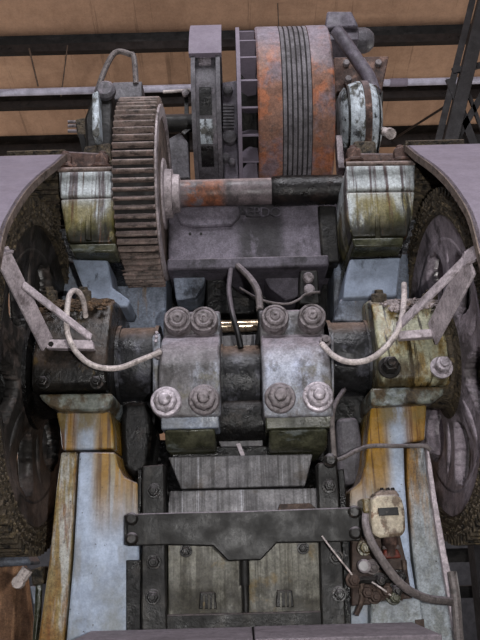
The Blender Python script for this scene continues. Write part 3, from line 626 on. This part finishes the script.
# ================================================================== bull gears at both ends
GZ, GY = H + .965, 4.08
for side in (-1, 1):
    lab = 'left bull gear, its crusted toothed rim showing below the guard' if side < 0 else 'right bull gear with lilac spokes and a crusted toothed rim'
    g = thing('bull_gear', lab, 'gear', (side * 1.10, GY, GZ), 'bull gears')
    xi, xo = 1.08 * side, 1.42 * side
    r_t, r_r, r_i = .96, .91, .815
    # rim with teeth
    bm = nb(); n = 96
    prof = []
    for k in range(n):
        for fr, rr in ((0, r_r), (.28, r_r), (.42, r_t), (.68, r_t), (.82, r_r)):
            a = 2*math.pi*(k + fr)/n; prof.append((GY + rr*math.cos(a), GZ + rr*math.sin(a), a))
    m_ = len(prof)
    vi = [bm.verts.new((xi, y, z)) for y, z, a in prof]; vo = [bm.verts.new((xo, y, z)) for y, z, a in prof]
    wi = [bm.verts.new((xi, GY + r_i*math.cos(a) , GZ + r_i*math.sin(a))) for y, z, a in prof]
    wo = [bm.verts.new((xo, GY + r_i*math.cos(a), GZ + r_i*math.sin(a))) for y, z, a in prof]
    for k in range(m_):
        j = (k+1) % m_
        for q in ((vi[k], vi[j], vo[j], vo[k]), (vi[k], wi[k], wi[j], vi[j]), (wi[k], wo[k], wo[j], wi[j]), (vo[k], vo[j], wo[j], wo[k])): bm.faces.new(q)
    # crust of grease lumps on the rim's inner face
    rng = random.Random(3 + side)
    for k in range(280):
        a = 2*math.pi*k/280 + rng.uniform(-.008, .008)
        for rr in (.835, .875, .915):
            s = rng.uniform(.007, .014); y, z = GY + (rr + rng.uniform(-.012, .012))*math.cos(a), GZ + (rr + rng.uniform(-.012, .012))*math.sin(a)
            lathe(bm, (xi + side*.004, y, z), (-side, 0, 0), [(0, s), (s*.6, s*.8), (s, s*.3)], 6)
    obj('toothed_rim', bm, 'crust', g)
    # web ring, hub and spokes
    bm = nb(); lathe(bm, (xi + side*.02, GY, GZ), (side, 0, 0), [(0, .83), (.02, .68), (.16, .68), (.16, .83)], 72, closed=True); obj('web_ring', bm, 'web' if side < 0 else 'web_pale', g)
    bm = nb(); lathe(bm, (side*.925 if side < 0 else .945, GY, GZ), (side, 0, 0), [(0, .21), (.02, .235), (.16, .25), (.18, .30), (.42, .30)], 48); obj('hub', bm, 'grease' if side < 0 else 'crust', g)
    bm = nb(); nr, nt = 22, 240; r0_, r1_ = .24, .70
    grid = [[None]*nt for _ in range(nr+1)]
    holes = [(.50*math.cos(R(60*k + 22)), .50*math.sin(R(60*k + 22)), R(60*k + 22)) for k in range(6)]
    def inh(y, z):
        for hy, hz, ha in holes:
            dy, dz_ = y - hy, z - hz; u_ = dy*math.cos(ha) + dz_*math.sin(ha); v_ = -dy*math.sin(ha) + dz_*math.cos(ha)
            e = math.hypot(u_/.17, v_/(.15 + .25*u_))
            if e < 1: return (hy, hz, e)
        return None
    for i_ in range(nr+1):
        for k in range(nt):
            rr = r0_ + (r1_-r0_)*i_/nr; a = 2*math.pi*k/nt; grid[i_][k] = [rr*math.cos(a), rr*math.sin(a)]
    keep = []
    for i_ in range(nr):
        for k in range(nt):
            c4 = [grid[i_][k], grid[i_][(k+1) % nt], grid[i_+1][(k+1) % nt], grid[i_+1][k]]
            if not inh(sum(c[0] for c in c4)/4, sum(c[1] for c in c4)/4): keep.append((i_, k))
    for row in grid:
        for c in row:
            h_ = inh(c[0], c[1])
            if h_ and h_[2] > .5: c[0] = h_[0] + (c[0]-h_[0])/h_[2]; c[1] = h_[1] + (c[1]-h_[1])/h_[2]
    vv = {}
    def gv(i_, k):
        if (i_, k) not in vv:
            rr = i_/nr; dish = .03*math.sin(math.pi*rr)
            vv[(i_, k)] = bm.verts.new((xi + side*(.07 + dish), GY + grid[i_][k][0], GZ + grid[i_][k][1]))
        return vv[(i_, k)]
    for i_, k in keep: bm.faces.new((gv(i_, k), gv(i_, (k+1) % nt), gv(i_+1, (k+1) % nt), gv(i_+1, k)))
    wo_ = obj('spoked_web', bm, 'web' if side < 0 else 'web_pale', g)
    sm = wo_.modifiers.new('thickness', 'SOLIDIFY'); sm.thickness = .07; sm.offset = 0
    for k in range(6):
        a = R(60*k + 52); c, s_ = math.cos(a), math.sin(a)
        def pt(r_, w_): return (xi + side*.05, GY + r_*c - w_*s_, GZ + r_*s_ + w_*c)
        bm = nb(); prism(bm, [pt(.26, -.035), pt(.68, -.02), pt(.68, .02), pt(.26, .035)], (side*.12, 0, 0)); obj('spoke_rib', bm, 'web' if side < 0 else 'web_pale', g, .012)

# ================================================================== gear guards
GP = [(2.90, .55), (2.88, .80), (2.90, 1.02), (2.95, 1.24), (3.0, 1.37), (3.10, 1.50), (3.27, 1.68), (3.50, 1.88), (3.75, 2.075), (3.90, 2.20), (3.985, 2.265), (4.08, 2.29), (4.17, 2.27), (4.23, 2.20), (4.26, 2.08)]
GP = [(y, z + H) for y, z in GP]
for side in (-1, 1):
    lab = 'lilac dust-covered sheet guard wrapping the left bull gear' if side < 0 else 'lilac dust-covered sheet guard wrapping the right bull gear'
    g = thing('gear_guard', lab, 'gear guard', (side*1.0, 4.2, GP[0][1]), 'gear guards')
    xi, xo = side*1.0, side*1.50
    def shell(bm, xa, xb, th):
        P = smooth_path([(0, y, z) for y, z in GP], 4)
        inner = []
        for i, p in enumerate(P):
            d = (P[min(i+1, len(P)-1)] - P[max(i-1, 0)]).normalized(); nrm = Vector((0, d.z, -d.y)); inner.append(p + nrm*th)
        for A, Bv in ((P, inner),):
            a0 = [bm.verts.new((xa, p.y, p.z)) for p in A]; a1 = [bm.verts.new((xb, p.y, p.z)) for p in A]
            b0 = [bm.verts.new((xa, p.y, p.z)) for p in Bv]; b1 = [bm.verts.new((xb, p.y, p.z)) for p in Bv]
            for i in range(len(A)-1):
                for q in ((a0[i], a0[i+1], a1[i+1], a1[i]), (b0[i], b1[i], b1[i+1], b0[i+1]), (a0[i], b0[i], b0[i+1], a0[i+1]), (a1[i], a1[i+1], b1[i+1], b1[i])): bm.faces.new(q)
            for e in (0, -1): bm.faces.new((a0[e], a1[e], b1[e], b0[e]))
    bm = nb(); shell(bm, xi, xo, .012); obj('cover_sheet', bm, 'guard', g)
    bm = nb(); shell(bm, xi - side*.006, xi + side*.016, .038); obj('rim_lip', bm, 'guard_lip', g)
    # outer side plate
    if side > 0:
        bm = nb(); prism(bm, [(xo, y, z) for y, z in GP] + [(xo, 4.26, GP[0][1])], (side*.012, 0, 0)); obj('side_plate', bm, 'guard', g)
    # brace bars down to the bearing cap
    br = g
    if side < 0:
        A0, A1 = WX(-6, 238, -.985), W(50, 346, 3.70); B0, B1 = W(26, 290, 3.48), W(88, 340, 3.72)
        b1 = [(-4, 247), (8, 252), (12, 262), (50, 340), (52, 346), (42, 347), (-4, 268)]
        f1 = [(44, 339), (93, 340), (94, 349), (46, 347)]
    # brace bars built as flat bars in space
    if side < 0:
        bm = nb(); bar(bm, W(0, 252, 3.14), W(46, 344, 3.66), .092, .014, (.35, -.9, .25)); obj('brace_bar', bm, 'brace', g, .003)
        bm = nb(); bar(bm, W(22, 285, 3.30), W(90, 338, 3.62), .042, .012, (.2, -.9, .4)); obj('brace_bar', bm, 'brace', g, .003)
        bm = nb(); slab(bm, [(44, 339), (92, 340), (94, 349), (46, 348)], 3.655, .05); f_ = obj('brace_foot', bm, 'brace', g, .004)
        bm = nb(); lathe(bm, W(51, 344, 3.655), (0, -1, 0), [(0, .014), (.006, .012)], 10); obj('slot_hole', bm, 'bolt_dark', f_)
        bm = nb(); bar(bm, W(-14, 256, 2.96), W(4, 252, 3.14), .09, .014); obj('brace_tab', bm, 'brace', g, .003)
    else:
        bm = nb(); bar(bm, W(472, 262, 3.14), W(434, 334, 3.66), .13, .014, (-.35, -.9, .25)); obj('brace_bar', bm, 'brace', g, .003)
        bm = nb(); bar(bm, W(464, 263, 3.16), W(398, 328, 3.62), .058, .012, (-.2, -.9, .4)); obj('brace_bar', bm, 'brace', g, .003)
        bm = nb(); slab(bm, [(398, 331), (441, 328), (442, 336), (400, 339)], 3.655, .05); obj('brace_foot', bm, 'brace', g, .004)
        bm = nb(); bar(bm, W(490, 246, 2.96), W(466, 260, 3.16), .09, .014); obj('brace_tab', bm, 'brace', g, .003)

# pinions that drive the bull gears
for side in (-1, 1):
    bm = nb(); n = 18; pts = []
    pc = (4.30, ZS)
    for k in range(n):
        for fr, rr in ((0, .20), (.3, .20), (.42, .245), (.66, .245), (.8, .20)):
            a = 2*math.pi*(k+fr)/n; pts.append((side*1.06, pc[0] + rr*math.cos(a), pc[1] + rr*math.sin(a)))
    prism(bm, pts, (side*.34, 0, 0))
    tag(obj('drive_pinion', bm, 'crust'), 'greasy %s drive pinion half hidden inside the gear guard' % ('left' if side < 0 else 'right'), 'gear', 'drive pinions')

# ================================================================== back shaft with spur gear
bs = thing('back_shaft', 'horizontal steel shaft, orange rusted at left and black sleeved at right', 'shaft', (0, SY, ZS))
def sx(px, py=192, r=.09): return Xp(px, py, SY - r)
bm = nb(); lathe(bm, (-1.06, SY, ZS), (1, 0, 0), [(0, .085), (2.12, .085)], 40); obj('shaft_body', bm, 'shaft', bs)
bm = nb(); lathe(bm, (sx(272), SY, ZS), (1, 0, 0), [(0, .086), (.015, .094), (.1, .098), (.45, .094)], 40); obj('greasy_sleeve', bm, 'shaft_dark', bs)
# spur gear
gr = thing('spur_gear', 'wide dusty brown spur gear with straight horizontal teeth left of the shaft', 'gear', (sx(135), SY, ZS))
RG = .60
gx0, gx1 = Xp(110, 192, SY - RG), Xp(153, 192, SY - RG)
bm = nb(); n = 70; pts = []
for k in range(n):
    for fr, rr in ((0, RG-.042), (.22, RG-.042), (.36, RG-.006), (.44, RG), (.62, RG), (.70, RG-.006), (.84, RG-.042)):
        a = 2*math.pi*(k+fr)/n; pts.append((gx0, SY + rr*math.cos(a), ZS + rr*math.sin(a)))
prism(bm, pts, (gx1 - gx0, 0, 0)); obj('toothed_ring', bm, 'gear', gr, .004, 1)
bm = nb(); lathe(bm, (gx0 + .004, SY, ZS), (1, 0, 0), [(0, RG-.034), (gx1-gx0-.008, RG-.034)], 140); obj('tooth_gap_shade', bm, 'gap', gr)  # dark cylinder paints the shade in the tooth gaps
bm = nb(); lathe(bm, (gx1 - .001, SY, ZS), (1, 0, 0), [(0, RG-.045), (.012, RG-.05), (.014, RG-.12), (-.02, RG-.14), (-.02, .24), (.012, .22), (.014, .14)], 72); obj('gear_web', bm, 'gearface', gr)
bm = nb(); lathe(bm, (gx1, SY, ZS), (1, 0, 0), [(0, .16), (.055, .155), (.06, .125), (.10, .12), (.105, .09)], 40); obj('hub', bm, 'gearface', gr)

# ================================================================== upper shaft: flywheel, ring wheel, bearings
UY = 4.95; UZ = W(243, 122, UY).z
def ux(px, r): return Xp(px, 122, UY - r)
us = thing('upper_shaft', 'short dark upper shaft carrying the flywheel behind the back shaft', 'shaft', (0, UY, UZ))
bm = nb(); lathe(bm, (-.95, UY, UZ), (1, 0, 0), [(0, .07), (1.75, .07)], 28); obj('shaft_body', bm, 'darksteel', us)
RF = .655
fw = thing('flywheel', 'big dusty flywheel with rusty orange edges and grooved belt band', 'flywheel', (ux(295, RF), UY, UZ))
xA, x1_, x2_, xB = ux(259, RF), ux(284, RF), ux(315, RF), ux(338, RF)
bm = nb(); lathe(bm, (xA, UY, UZ), (1, 0, 0), [(0, RF-.01), (.012, RF), (x1_-xA, RF), (x1_-xA+.002, RF-.025), (x2_-xA-.002, RF-.025), (x2_-xA, RF), (xB-xA-.012, RF), (xB-xA, RF-.01), (xB-xA, RF-.09), (xB-xA-.05, RF-.09), (xB-xA-.05, .14), (.05, .14), (.05, RF-.09), (0, RF-.09)], 96, closed=True)
obj('rim', bm, 'flyorange', fw)
nbelt = 6; wd = (x2_ - x1_) / nbelt
bm = nb(); lathe(bm, (x1_, UY, UZ), (1, 0, 0), [(0, RF-.018), (x2_-x1_, RF-.018)], 96); obj('groove_band', bm, 'beltgap', fw)
for k in range(nbelt):
    bm = nb(); lathe(bm, (x1_ + wd*k + wd*.14, UY, UZ), (1, 0, 0), [(0, RF-.03), (.002, RF-.002), (wd*.72, RF-.002), (wd*.72+.002, RF-.03)], 96); obj('vee_belt', bm, 'belt', fw)
# fan-bladed side ring
xr0, xr1 = ux(238, RF), ux(242, RF)
bm = nb(); lathe(bm, (xr0, UY, UZ), (1, 0, 0), [(0, RF), (0, RF-.09), (xr1-xr0, RF-.09), (xr1-xr0, RF)], 96, closed=True); obj('side_ring', bm, 'guard', fw)
for k in range(22):
    a = 2*math.pi*k/22 + .12; c, s_ = math.cos(a), math.sin(a)
    def q(r_, t_, x): return (x, UY + r_*c - t_*s_, UZ + r_*s_ + t_*c)
    bm = nb(); prism(bm, [q(RF-.02, -.006, xr1), q(RF-.02, -.006, xA), q(RF-.34, -.006, xA), q(RF-.16, -.006, xr1)], Vector(q(0, .012, 0)) - Vector(q(0, 0, 0))); obj('fan_blade', bm, 'guard', fw)
bm = nb(); lathe(bm, (xr1, UY, UZ), (1, 0, 0), [(0, .40), (xA-xr1+.05, .46)], 48); obj('inner_cone', bm, 'darksteel', fw)
# brake wheel with channel rim and cover cap
bw = thing('channel_wheel', 'narrow grey channel-rimmed wheel left of the flywheel with a lilac cap on top', 'wheel', (ux(206, RF), UY, UZ))
xa, xb = ux(191, RF), ux(221, RF)
bm = nb(); t_ = .028
lathe(bm, (xa, UY, UZ), (1, 0, 0), [(0, RF), (t_, RF), (t_, RF-.06), (xb-xa-t_, RF-.06), (xb-xa-t_, RF), (xb-xa, RF), (xb-xa, RF-.14), (0, RF-.14)], 80, closed=True); obj('channel_rim', bm, 'steel', bw)
bm = nb(); lathe(bm, (xa+.06, UY, UZ), (1, 0, 0), [(0, RF-.1), (.06, RF-.1)], 64); obj('web_disc', bm, 'darksteel', bw)
def arcplate(bm, x0, x1, ra, rb, p0, p1, n=14):
    """curved pad on the wheel between sight rows p0 and p1"""
    def ang(py):
        d = ray(243, py); el = math.atan2(d.z, d.y); D = math.hypot(UY, UZ-H); c0 = math.atan2(UZ-H, UY); s = D*math.sin(el - c0)
        s = max(-ra, min(ra, s)); return el + math.pi - math.asin(s/ra) if True else 0
    a0, a1 = ang(p0), ang(p1)
    A = [a0 + (a1-a0)*i/n for i in range(n+1)]
    P = [(x0, UY + ra*math.cos(a), UZ + ra*math.sin(a)) for a in A] + [(x0, UY + rb*math.cos(a), UZ + rb*math.sin(a)) for a in reversed(A)]
    prism(bm, P, (x1-x0, 0, 0))
bm = nb(); arcplate(bm, xa-.012, xb+.012, RF+.02, RF-.02, 24, 52); obj('cover_cap', bm, 'guard', bw)
for (p0, p1, m_) in ((54, 63, 'bolt_shine'), (86, 114, 'grease'), (118, 143, 'clutch'), (146, 166, 'grease')):
    bm = nb(); arcplate(bm, xa+.05, xb-.06, RF-.045, RF-.08, p0, p1); obj('lining_pad', bm, m_, bw)
# motor-like gear housing between the two wheels
bm = nb(); slab(bm, [(222, 82), (238, 80), (239, 180), (224, 180)], 4.75, .35)
hs = thing('brake_housing', 'grey finned housing squeezed between brake wheel and flywheel', 'housing', W(230, 180, 4.8))
obj('casing', bm, 'motor', hs, .01)
for k in range(8):
    bm = nb(); slab(bm, [(223, 104+k*3.2), (234, 104+k*3.2), (234, 105.6+k*3.2), (223, 105.6+k*3.2)], 4.72, .04); obj('fin', bm, 'steel', hs)
for (p, r_) in (((228, 93), .035), ((230, 140), .05), ((226, 160), .03), ((232, 165), .025)):
    bm = nb(); lathe(bm, W(*p, 4.75), (0, -1, 0), [(0, r_), (.05, r_), (.06, r_*.6)], 16); obj('boss', bm, 'steel', hs)
bm = nb(); slab(bm, [(222, 178), (240, 178), (244, 206), (222, 206)], 4.75, .3); obj('foot', bm, 'darksteel', hs, .01)

# clutch / bearing head right
def barrel(name, lab, xa_, xb_, rr, mat, grooves):
    t = thing(name, lab, 'bearing housing', ((xa_+xb_)/2, UY, UZ - rr))
    L = xb_ - xa_
    global CZB
    CZB = UZ - .10
    bm = nb(); lathe(bm, (xa_, UY-.1, CZB), (1, 0, 0), [(0, rr*.62), (L*.06, rr*.78), (L*.18, rr*.93), (L*.35, rr), (L*.65, rr), (L*.82, rr*.95), (L*.94, rr*.8), (L, rr*.6)], 48); obj('barrel', bm, mat, t)
    for g_ in grooves:
        bm = nb(); lathe(bm, (xa_ + L*g_[0], UY-.1, CZB), (1, 0, 0), [(0, rr*.8), (0.002, rr*g_[1]), (L*g_[2], rr*g_[1]), (L*g_[2]+.002, rr*.8)], 48); obj('band', bm, g_[3], t)
    return t
xa_, xb_ = Xp(343, 120, UY-.35), Xp(386, 120, UY-.35)
t = barrel('clutch_head', 'flaking pale blue ribbed round clutch housing right of the flywheel', xa_, xb_, .285, 'clutch', ((.14, .99, .05, 'grease'), (.40, 1.03, .10, 'clutch'), (.52, 1.045, .16, 'rustbox'), (.86, .93, .04, 'grease')))
bm = nb(); slab(bm, [(356, 84), (370, 84), (368, 92), (358, 92)], 4.62, .1); obj('top_lug', bm, 'clutch', t, .01)
bm = nb(); slab(bm, [(354, 140), (376, 140), (378, 168), (350, 168)], 4.60, .35); obj('pedestal', bm, 'crust', t, .02)
bm = nb(); cyl(bm, W(383, 131, 4.7), W(391, 134, 4.6), .03, seg=14); cyl(bm, W(389, 133, 4.62), W(391, 134, 4.59), .038, seg=14); obj('drain_plug', bm, 'hose', t)
bm = nb(); slab(bm, [(336, 135), (342, 135), (345, 168), (338, 168)], 4.7, .1); obj('side_strut', bm, 'brace', t, .006)
# left bearing bracket
t = thing('shaft_bracket', 'flaking pale blue and grey end bracket behind the top of the spur gear', 'bracket', W(100, 165, 4.8))
bm = nb(); slab(bm, [(92, 93), (98, 90), (100, 135), (96, 138), (92, 134)], 4.42, .12); obj('face_bar', bm, 'clutch', t, .01)
bm = nb(); slab(bm, [(84, 118), (92, 96), (100, 84), (106, 80), (112, 86), (112, 165), (94, 165), (86, 150)], 4.55, .25); obj('casting', bm, 'darksteel', t, .02)
bm = nb(); slab(bm, [(112, 82), (142, 81), (142, 97), (114, 100)], 4.9, .2); obj('rear_plate', bm, 'steel', t, .01)
bm = nb(); lathe(bm, W(106, 92, 4.55), (0, -1, 0), [(0, .07), (.03, .07), (.05, .05)], 20); obj('boss', bm, 'steel', t)
for y in (122, 126, 131):
    bm = nb(); cyl(bm, W(68, y, 4.7), W(86, y, 4.7), .012, seg=10); obj('stud', bm, 'bolt', t)
bm = nb(); slab(bm, [(75, 119), (86, 117), (88, 136), (77, 134)], 4.66, .1); obj('block', bm, 'crust', t, .01)
bm = nb(); slab(bm, [(78, 134), (84, 134), (92, 168), (86, 168)], 4.62, .05); obj('strut', bm, 'purlin', t, .004)
bm = nb(); slab(bm, [(84, 146), (110, 142), (112, 176), (80, 176)], 4.5, .3); obj('foot', bm, 'crust', t, .015)
bm = nb(); tube(bm, [W(97, 92, 4.9), W(104, 72, 4.9), W(112, 56, 4.9), W(119, 51.5, 4.9), W(129, 54, 4.9), W(134, 58, 4.9), W(136, 84, 4.9)], .022, 10, 6)
tag(obj('bent_pipe', bm, 'hose_grey'), 'grey pipe bent like an arch above the spur gear', 'pipe')

# bracket seen behind gear rim (160-190)
t = thing('brake_lever', 'small grey lever assembly with punched holes between spur gear and brake wheel', 'lever', W(178, 175, 4.9))
bm = nb(); slab(bm, [(166, 140), (180, 132), (188, 142), (190, 178), (166, 178)], 4.95, .1); obj('lever_plate', bm, 'steel', t, .008)
bm = nb(); cyl(bm, W(163, 92, 5.0), W(190, 90, 5.0), .012, seg=8); obj('pull_rod', bm, 'hose', t)
bm = nb(); lathe(bm, W(186, 94, 5.0), (0, -1, 0), [(0, .03), (.03, .03), (.035, .02)], 12); obj('rod_nut', bm, 'bolt', t)
bm = nb(); bar(bm, W(183, 134, 4.93), W(190, 128, 4.93), .03, .01); obj('pawl', bm, 'bolt_dark', t)
bm = nb(); slab(bm, [(184, 94), (188, 94), (190, 180), (186, 180)], 5.02, .06); obj('upright', bm, 'darksteel', t)

# ================================================================== motor at top right
t = thing('drive_motor', 'dusty lilac-grey motor box on a rusty mount above the clutch housing', 'motor', W(355, 90, 5.6))
bm = nb(); slab(bm, [(327, 11), (352, 11), (359, 26), (325, 28)], 5.40, .35); obj('terminal_box', bm, 'motor', t, .015)
bm = nb(); slab(bm, [(323, 28), (359, 27), (359, 40), (326, 40)], 5.45, .4); obj('box_base', bm, 'motor', t, .01)
bm = nb(); p = W(352, 41, 5.75); lathe(bm, (p.x - .25, p.y, p.z), (1, 0, 0), [(0, .10), (.02, .115), (.36, .115), (.40, .10), (.44, .06)], 10, ); obj('motor_body', bm, 'steel', t, .006)
bm = nb(); slab(bm, [(334, 57), (389, 56), (382, 90), (336, 92)], 5.35, .25); obj('mount_plate', bm, 'rustbox', t, .01)
for (a, b_) in ((346, 64), (362, 62), (378, 64), (348, 80)):
    bm = nb(); lathe(bm, W(a, b_, 5.35), (0, -1, 0), [(0, .03), (.03, .025)], 10); obj('mount_bolt', bm, 'bolt', t)
bm = nb(); slab(bm, [(336, 92), (384, 90), (378, 170), (340, 170)], 5.4, .15); obj('mount_leg', bm, 'darksteel', t, .01)
bm = nb(); tube(bm, [W(336, 30, 5.1), W(345, 42, 5.1), W(357, 60, 5.05), W(368, 76, 5.0), W(374, 92, 4.95)], .052, 12, 5)
tag(obj('guard_tube', bm, 'motor'), 'thick dusty grey tube curving down from the motor box to the clutch housing', 'tube')

# ================================================================== hoses
def hose(name, pts, Y, r, mat, lab, cat='hose'):
    P = [W(p[0], p[1], p[2] if len(p) > 2 else Y) for p in pts]
    bm = nb(); tube(bm, P, r, 10, 8); return tag(obj(name, bm, mat), lab, cat)
hose('oil_hose', [(86, 318, 3.8), (83, 300, 3.72), (77, 291, 3.66), (70, 294, 3.6), (67, 312, 3.55), (68, 335, 3.52), (78, 354, 3.52), (95, 366, 3.52), (118, 368, 3.54), (140, 360, 3.6), (160, 352, 3.68)], 3.6, .014, 'hose', 'pale hose looping from the left bearing cap to the left connecting rod')
hose('oil_hose', [(404, 284, 3.8), (404, 300, 3.7), (400, 325, 3.58), (388, 345, 3.54), (370, 359, 3.54), (350, 362, 3.56), (334, 356, 3.6), (322, 344, 3.68)], 3.6, .015, 'hose', 'pale hose looping from the right bearing block to the right connecting rod')
hose('rubber_hose', [(231, 270, 4.34), (229, 290, 4.1), (232, 312, 3.95), (237, 330, 3.9), (241, 348, 3.88)], 4.1, .016, 'hose_dark', 'dark left hose of the pair hanging between the connecting rods')
hose('rubber_hose', [(238, 266, 4.34), (250, 278, 4.15), (258, 292, 4.0), (260, 310, 3.92)], 4.1, .020, 'hose_grey', 'grey hose arching from the casting ledge beside the right rod head')
hose('rubber_hose', [(260, 306, 3.94), (261, 325, 3.90), (258, 345, 3.9)], 4.1, .018, 'hose_dark', 'black hose end at the inner side of the right rod head')
hose('copper_line', [(240, 288, 4.3), (262, 300, 4.15), (285, 304, 4.1), (298, 300, 4.1), (306, 294, 4.12), (320, 292, 4.1)], 4.1, .007, 'hose_grey', 'thin oil line curling above the right connecting rod', 'pipe')
hose('feed_pipe', [(344, 390, 4.0), (333, 410, 3.72), (333, 440, 3.70), (335, 462, 3.70)], 3.8, .013, 'hose_grey', 'thin vertical pipe above the right guide rail', 'pipe')
hose('feed_pipe', [(328, 461, 3.72), (340, 459, 3.70), (358, 450, 3.74), (372, 446, 3.77), (400, 446, 3.775), (424, 446, 3.775), (430, 450, 3.78)], 3.8, .011, 'hose_grey', 'thin pipe crossing the neck of the right column', 'pipe')
bm = nb(); lathe(bm, W(330, 461, 3.72), (0, -1, 0), [(0, .035), (.03, .035), (.04, .02)], 10); tag(obj('pipe_fitting', bm, 'bolt_dark'), 'small dark fitting on top of the right guide rail', 'fitting')
for p, q in (((84, 268), (86, 296)), ):
    pass

# ================================================================== lubricator and valves on the right column
lb = thing('oil_tank', 'dirty cream oil tank with a black name plate on the right column', 'oil tank', W(387, 540, 3.7))
bm = nb(); slab(bm, [(372, 499), (377, 495), (397, 494), (402, 498), (405, 510), (406, 530), (402, 536), (380, 538), (373, 534), (371, 518)], 3.55, .2); obj('body', bm, 'lub', lb, .03, 4)
bm = nb(); slab(bm, [(375, 494), (381, 490), (396, 490), (400, 495), (398, 498), (377, 499)], 3.58, .14); obj('lid', bm, 'guard_lip', lb, .012, 3)
bm = nb(); slab(bm, [(378, 508), (398, 507), (399, 515), (379, 516)], 3.545, .01); obj('name_plate', bm, 'labeldark', lb, .002)
for a in (382, 388, 393):
    bm = nb(); lathe(bm, W(a, 491, 3.62), (0, 0, 1), [(0, .010), (.015, .008)], 8); obj('lid_screw', bm, 'bolt_dark', lb)
bm = nb(); lathe(bm, W(390, 537, 3.62), (0, 0, -1), [(0, .035), (.03, .035), (.05, .02), (.08, .018)], 14); obj('outlet', bm, 'rustbox', lb)
bm = nb(); slab(bm, [(362, 498), (371, 498), (372, 512), (364, 514)], 3.62, .18); obj('side_cock', bm, 'cap_yel', lb, .01)
vb = thing('valve_manifold', 'rusty brown valve manifold with pipes under the oil tank', 'valve', W(380, 595, 3.75))
bm = nb(); slab(bm, [(352, 537), (400, 535), (406, 560), (413, 602), (352, 606)], 3.72, .09); obj('back_plate', bm, 'brown', vb, .006)
bm = nb(); slab(bm, [(385, 549), (398, 549), (402, 558), (382, 559)], 3.62, .1); obj('red_valve', bm, 'red', vb, .008)
bm = nb(); lathe(bm, W(391, 549, 3.66), (0, 0, 1), [(0, .04), (.012, .04), (.03, .02), (.06, .018)], 14); obj('bonnet', bm, 'hose_grey', vb)
bm = nb(); lathe(bm, W(363.5, 566, 3.66), (0, -1, 0), [(0, .030), (.04, .030), (.045, .024)], 24); gz = obj('pressure_gauge', bm, 'bolt', vb)
bm = nb(); lathe(bm, W(363.5, 566, 3.614), (0, -1, 0), [(0, .021), (.003, .021)], 20); obj('dial', bm, 'gauge', gz)
for (pts, r_) in (([(352, 581), (366, 580), (380, 580), (394, 578)], .018), ([(362, 578), (362, 600), (356, 615)], .012), ([(372, 568), (384, 566), (392, 572)], .016), ([(378, 580), (380, 592), (392, 596)], .014), ([(398, 572), (396, 586), (390, 600)], .014), ([(404, 560), (405, 580), (400, 600)], .012)):
    bm = nb(); tube(bm, [W(*p, 3.69) for p in pts], r_, 8, 5); obj('pipe', bm, 'brown' if r_ < .015 else 'darksteel', vb)
for (a, b_, m_) in ((353, 580, 'brown'), (372, 567, 'hose_grey'), (379, 580, 'bolt_dark'), (395, 590, 'bolt_dark'), (393, 597, 'rod_low'), (366, 592, 'brown'), (374, 596, 'brown'), (385, 590, 'brown'), (399, 577, 'grease'), (364, 548, 'cap_yel')):
    bm = nb(); hexbolt(bm, W(a, b_, 3.70), (0, -1, 0), .026, .06); obj('fitting', bm, m_, vb, .003)
bm = nb(); slab(bm, [(371, 602), (420, 598), (426, 640), (430, 700), (370, 700)], 3.70, .12)
tag(obj('junction_box', bm, 'column_edge_w', None, .01), 'rust-stained pale box on the right column below the valves', 'box')
hose('flexible_conduit', [(366, 512, 3.66), (366, 525, 3.6), (371, 541, 3.56), (382, 560, 3.54), (397, 580, 3.56), (412, 592, 3.6), (430, 599, 3.66), (447, 601, 3.72), (456, 603, 3.78)], 3.6, .019, 'hose_grey', 'thick grey conduit sweeping from the oil tank to the right column edge', 'hose')
hose('conduit_drop', [(452, 572, 3.76), (456, 600, 3.74), (459, 640, 3.74), (466, 700, 3.74)], 3.7, .022, 'hose_grey', 'dusty vertical conduit along the outer edge of the right column', 'pipe')
hose('thin_cable', [(322, 536, 3.64), (334, 552, 3.62), (350, 572, 3.66), (352, 576, 3.68)], 3.6, .004, 'hose', 'thin pale cable slanting across the right guide rail', 'cable')
hose('thin_cable', [(372, 582, 3.64), (384, 590, 3.62), (394, 598, 3.66)], 3.6, .004, 'hose', 'short pale cable below the pressure gauge', 'cable')
bm = nb(); slab(bm, [(415, 620), (424, 619), (425, 629), (416, 630)], 3.69, .01)
tag(obj('small_cover_plate', bm, 'brown', None, .002), 'small rusty square plate on the lower right column box', 'plate')
# left side fittings behind the left column
t = thing('drain_fitting', 'pale lumpy pipe fitting beside the left column foot', 'fitting', W(28, 640, 4.1))
bm = nb(); tube(bm, [W(17, 584, 4.05), W(24, 575, 4.05), W(28, 569, 4.05)], .03, 10, 4); obj('elbow', bm, 'hose', t)
bm = nb(); lathe(bm, W(19, 582, 4.05), (0, -1, 0), [(0, .035), (.03, .03)], 10); obj('nut', bm, 'hose', t)
bm = nb(); slab(bm, [(30, 570), (42, 566), (44, 584), (32, 586)], 4.05, .15); obj('body', bm, 'crust', t, .01)
bm = nb(); slab(bm, [(30, 586), (37, 586), (37, 604), (33, 604)], 4.08, .05); obj('strap', bm, 'paint', t, .005)
bm = nb(); tube(bm, [W(39, 584, 4.08), W(38, 610, 4.08), W(36, 640, 4.08), W(34, 700, 4.08)], .018, 8, 4); obj('drop_pipe', bm, 'rod_low', t)
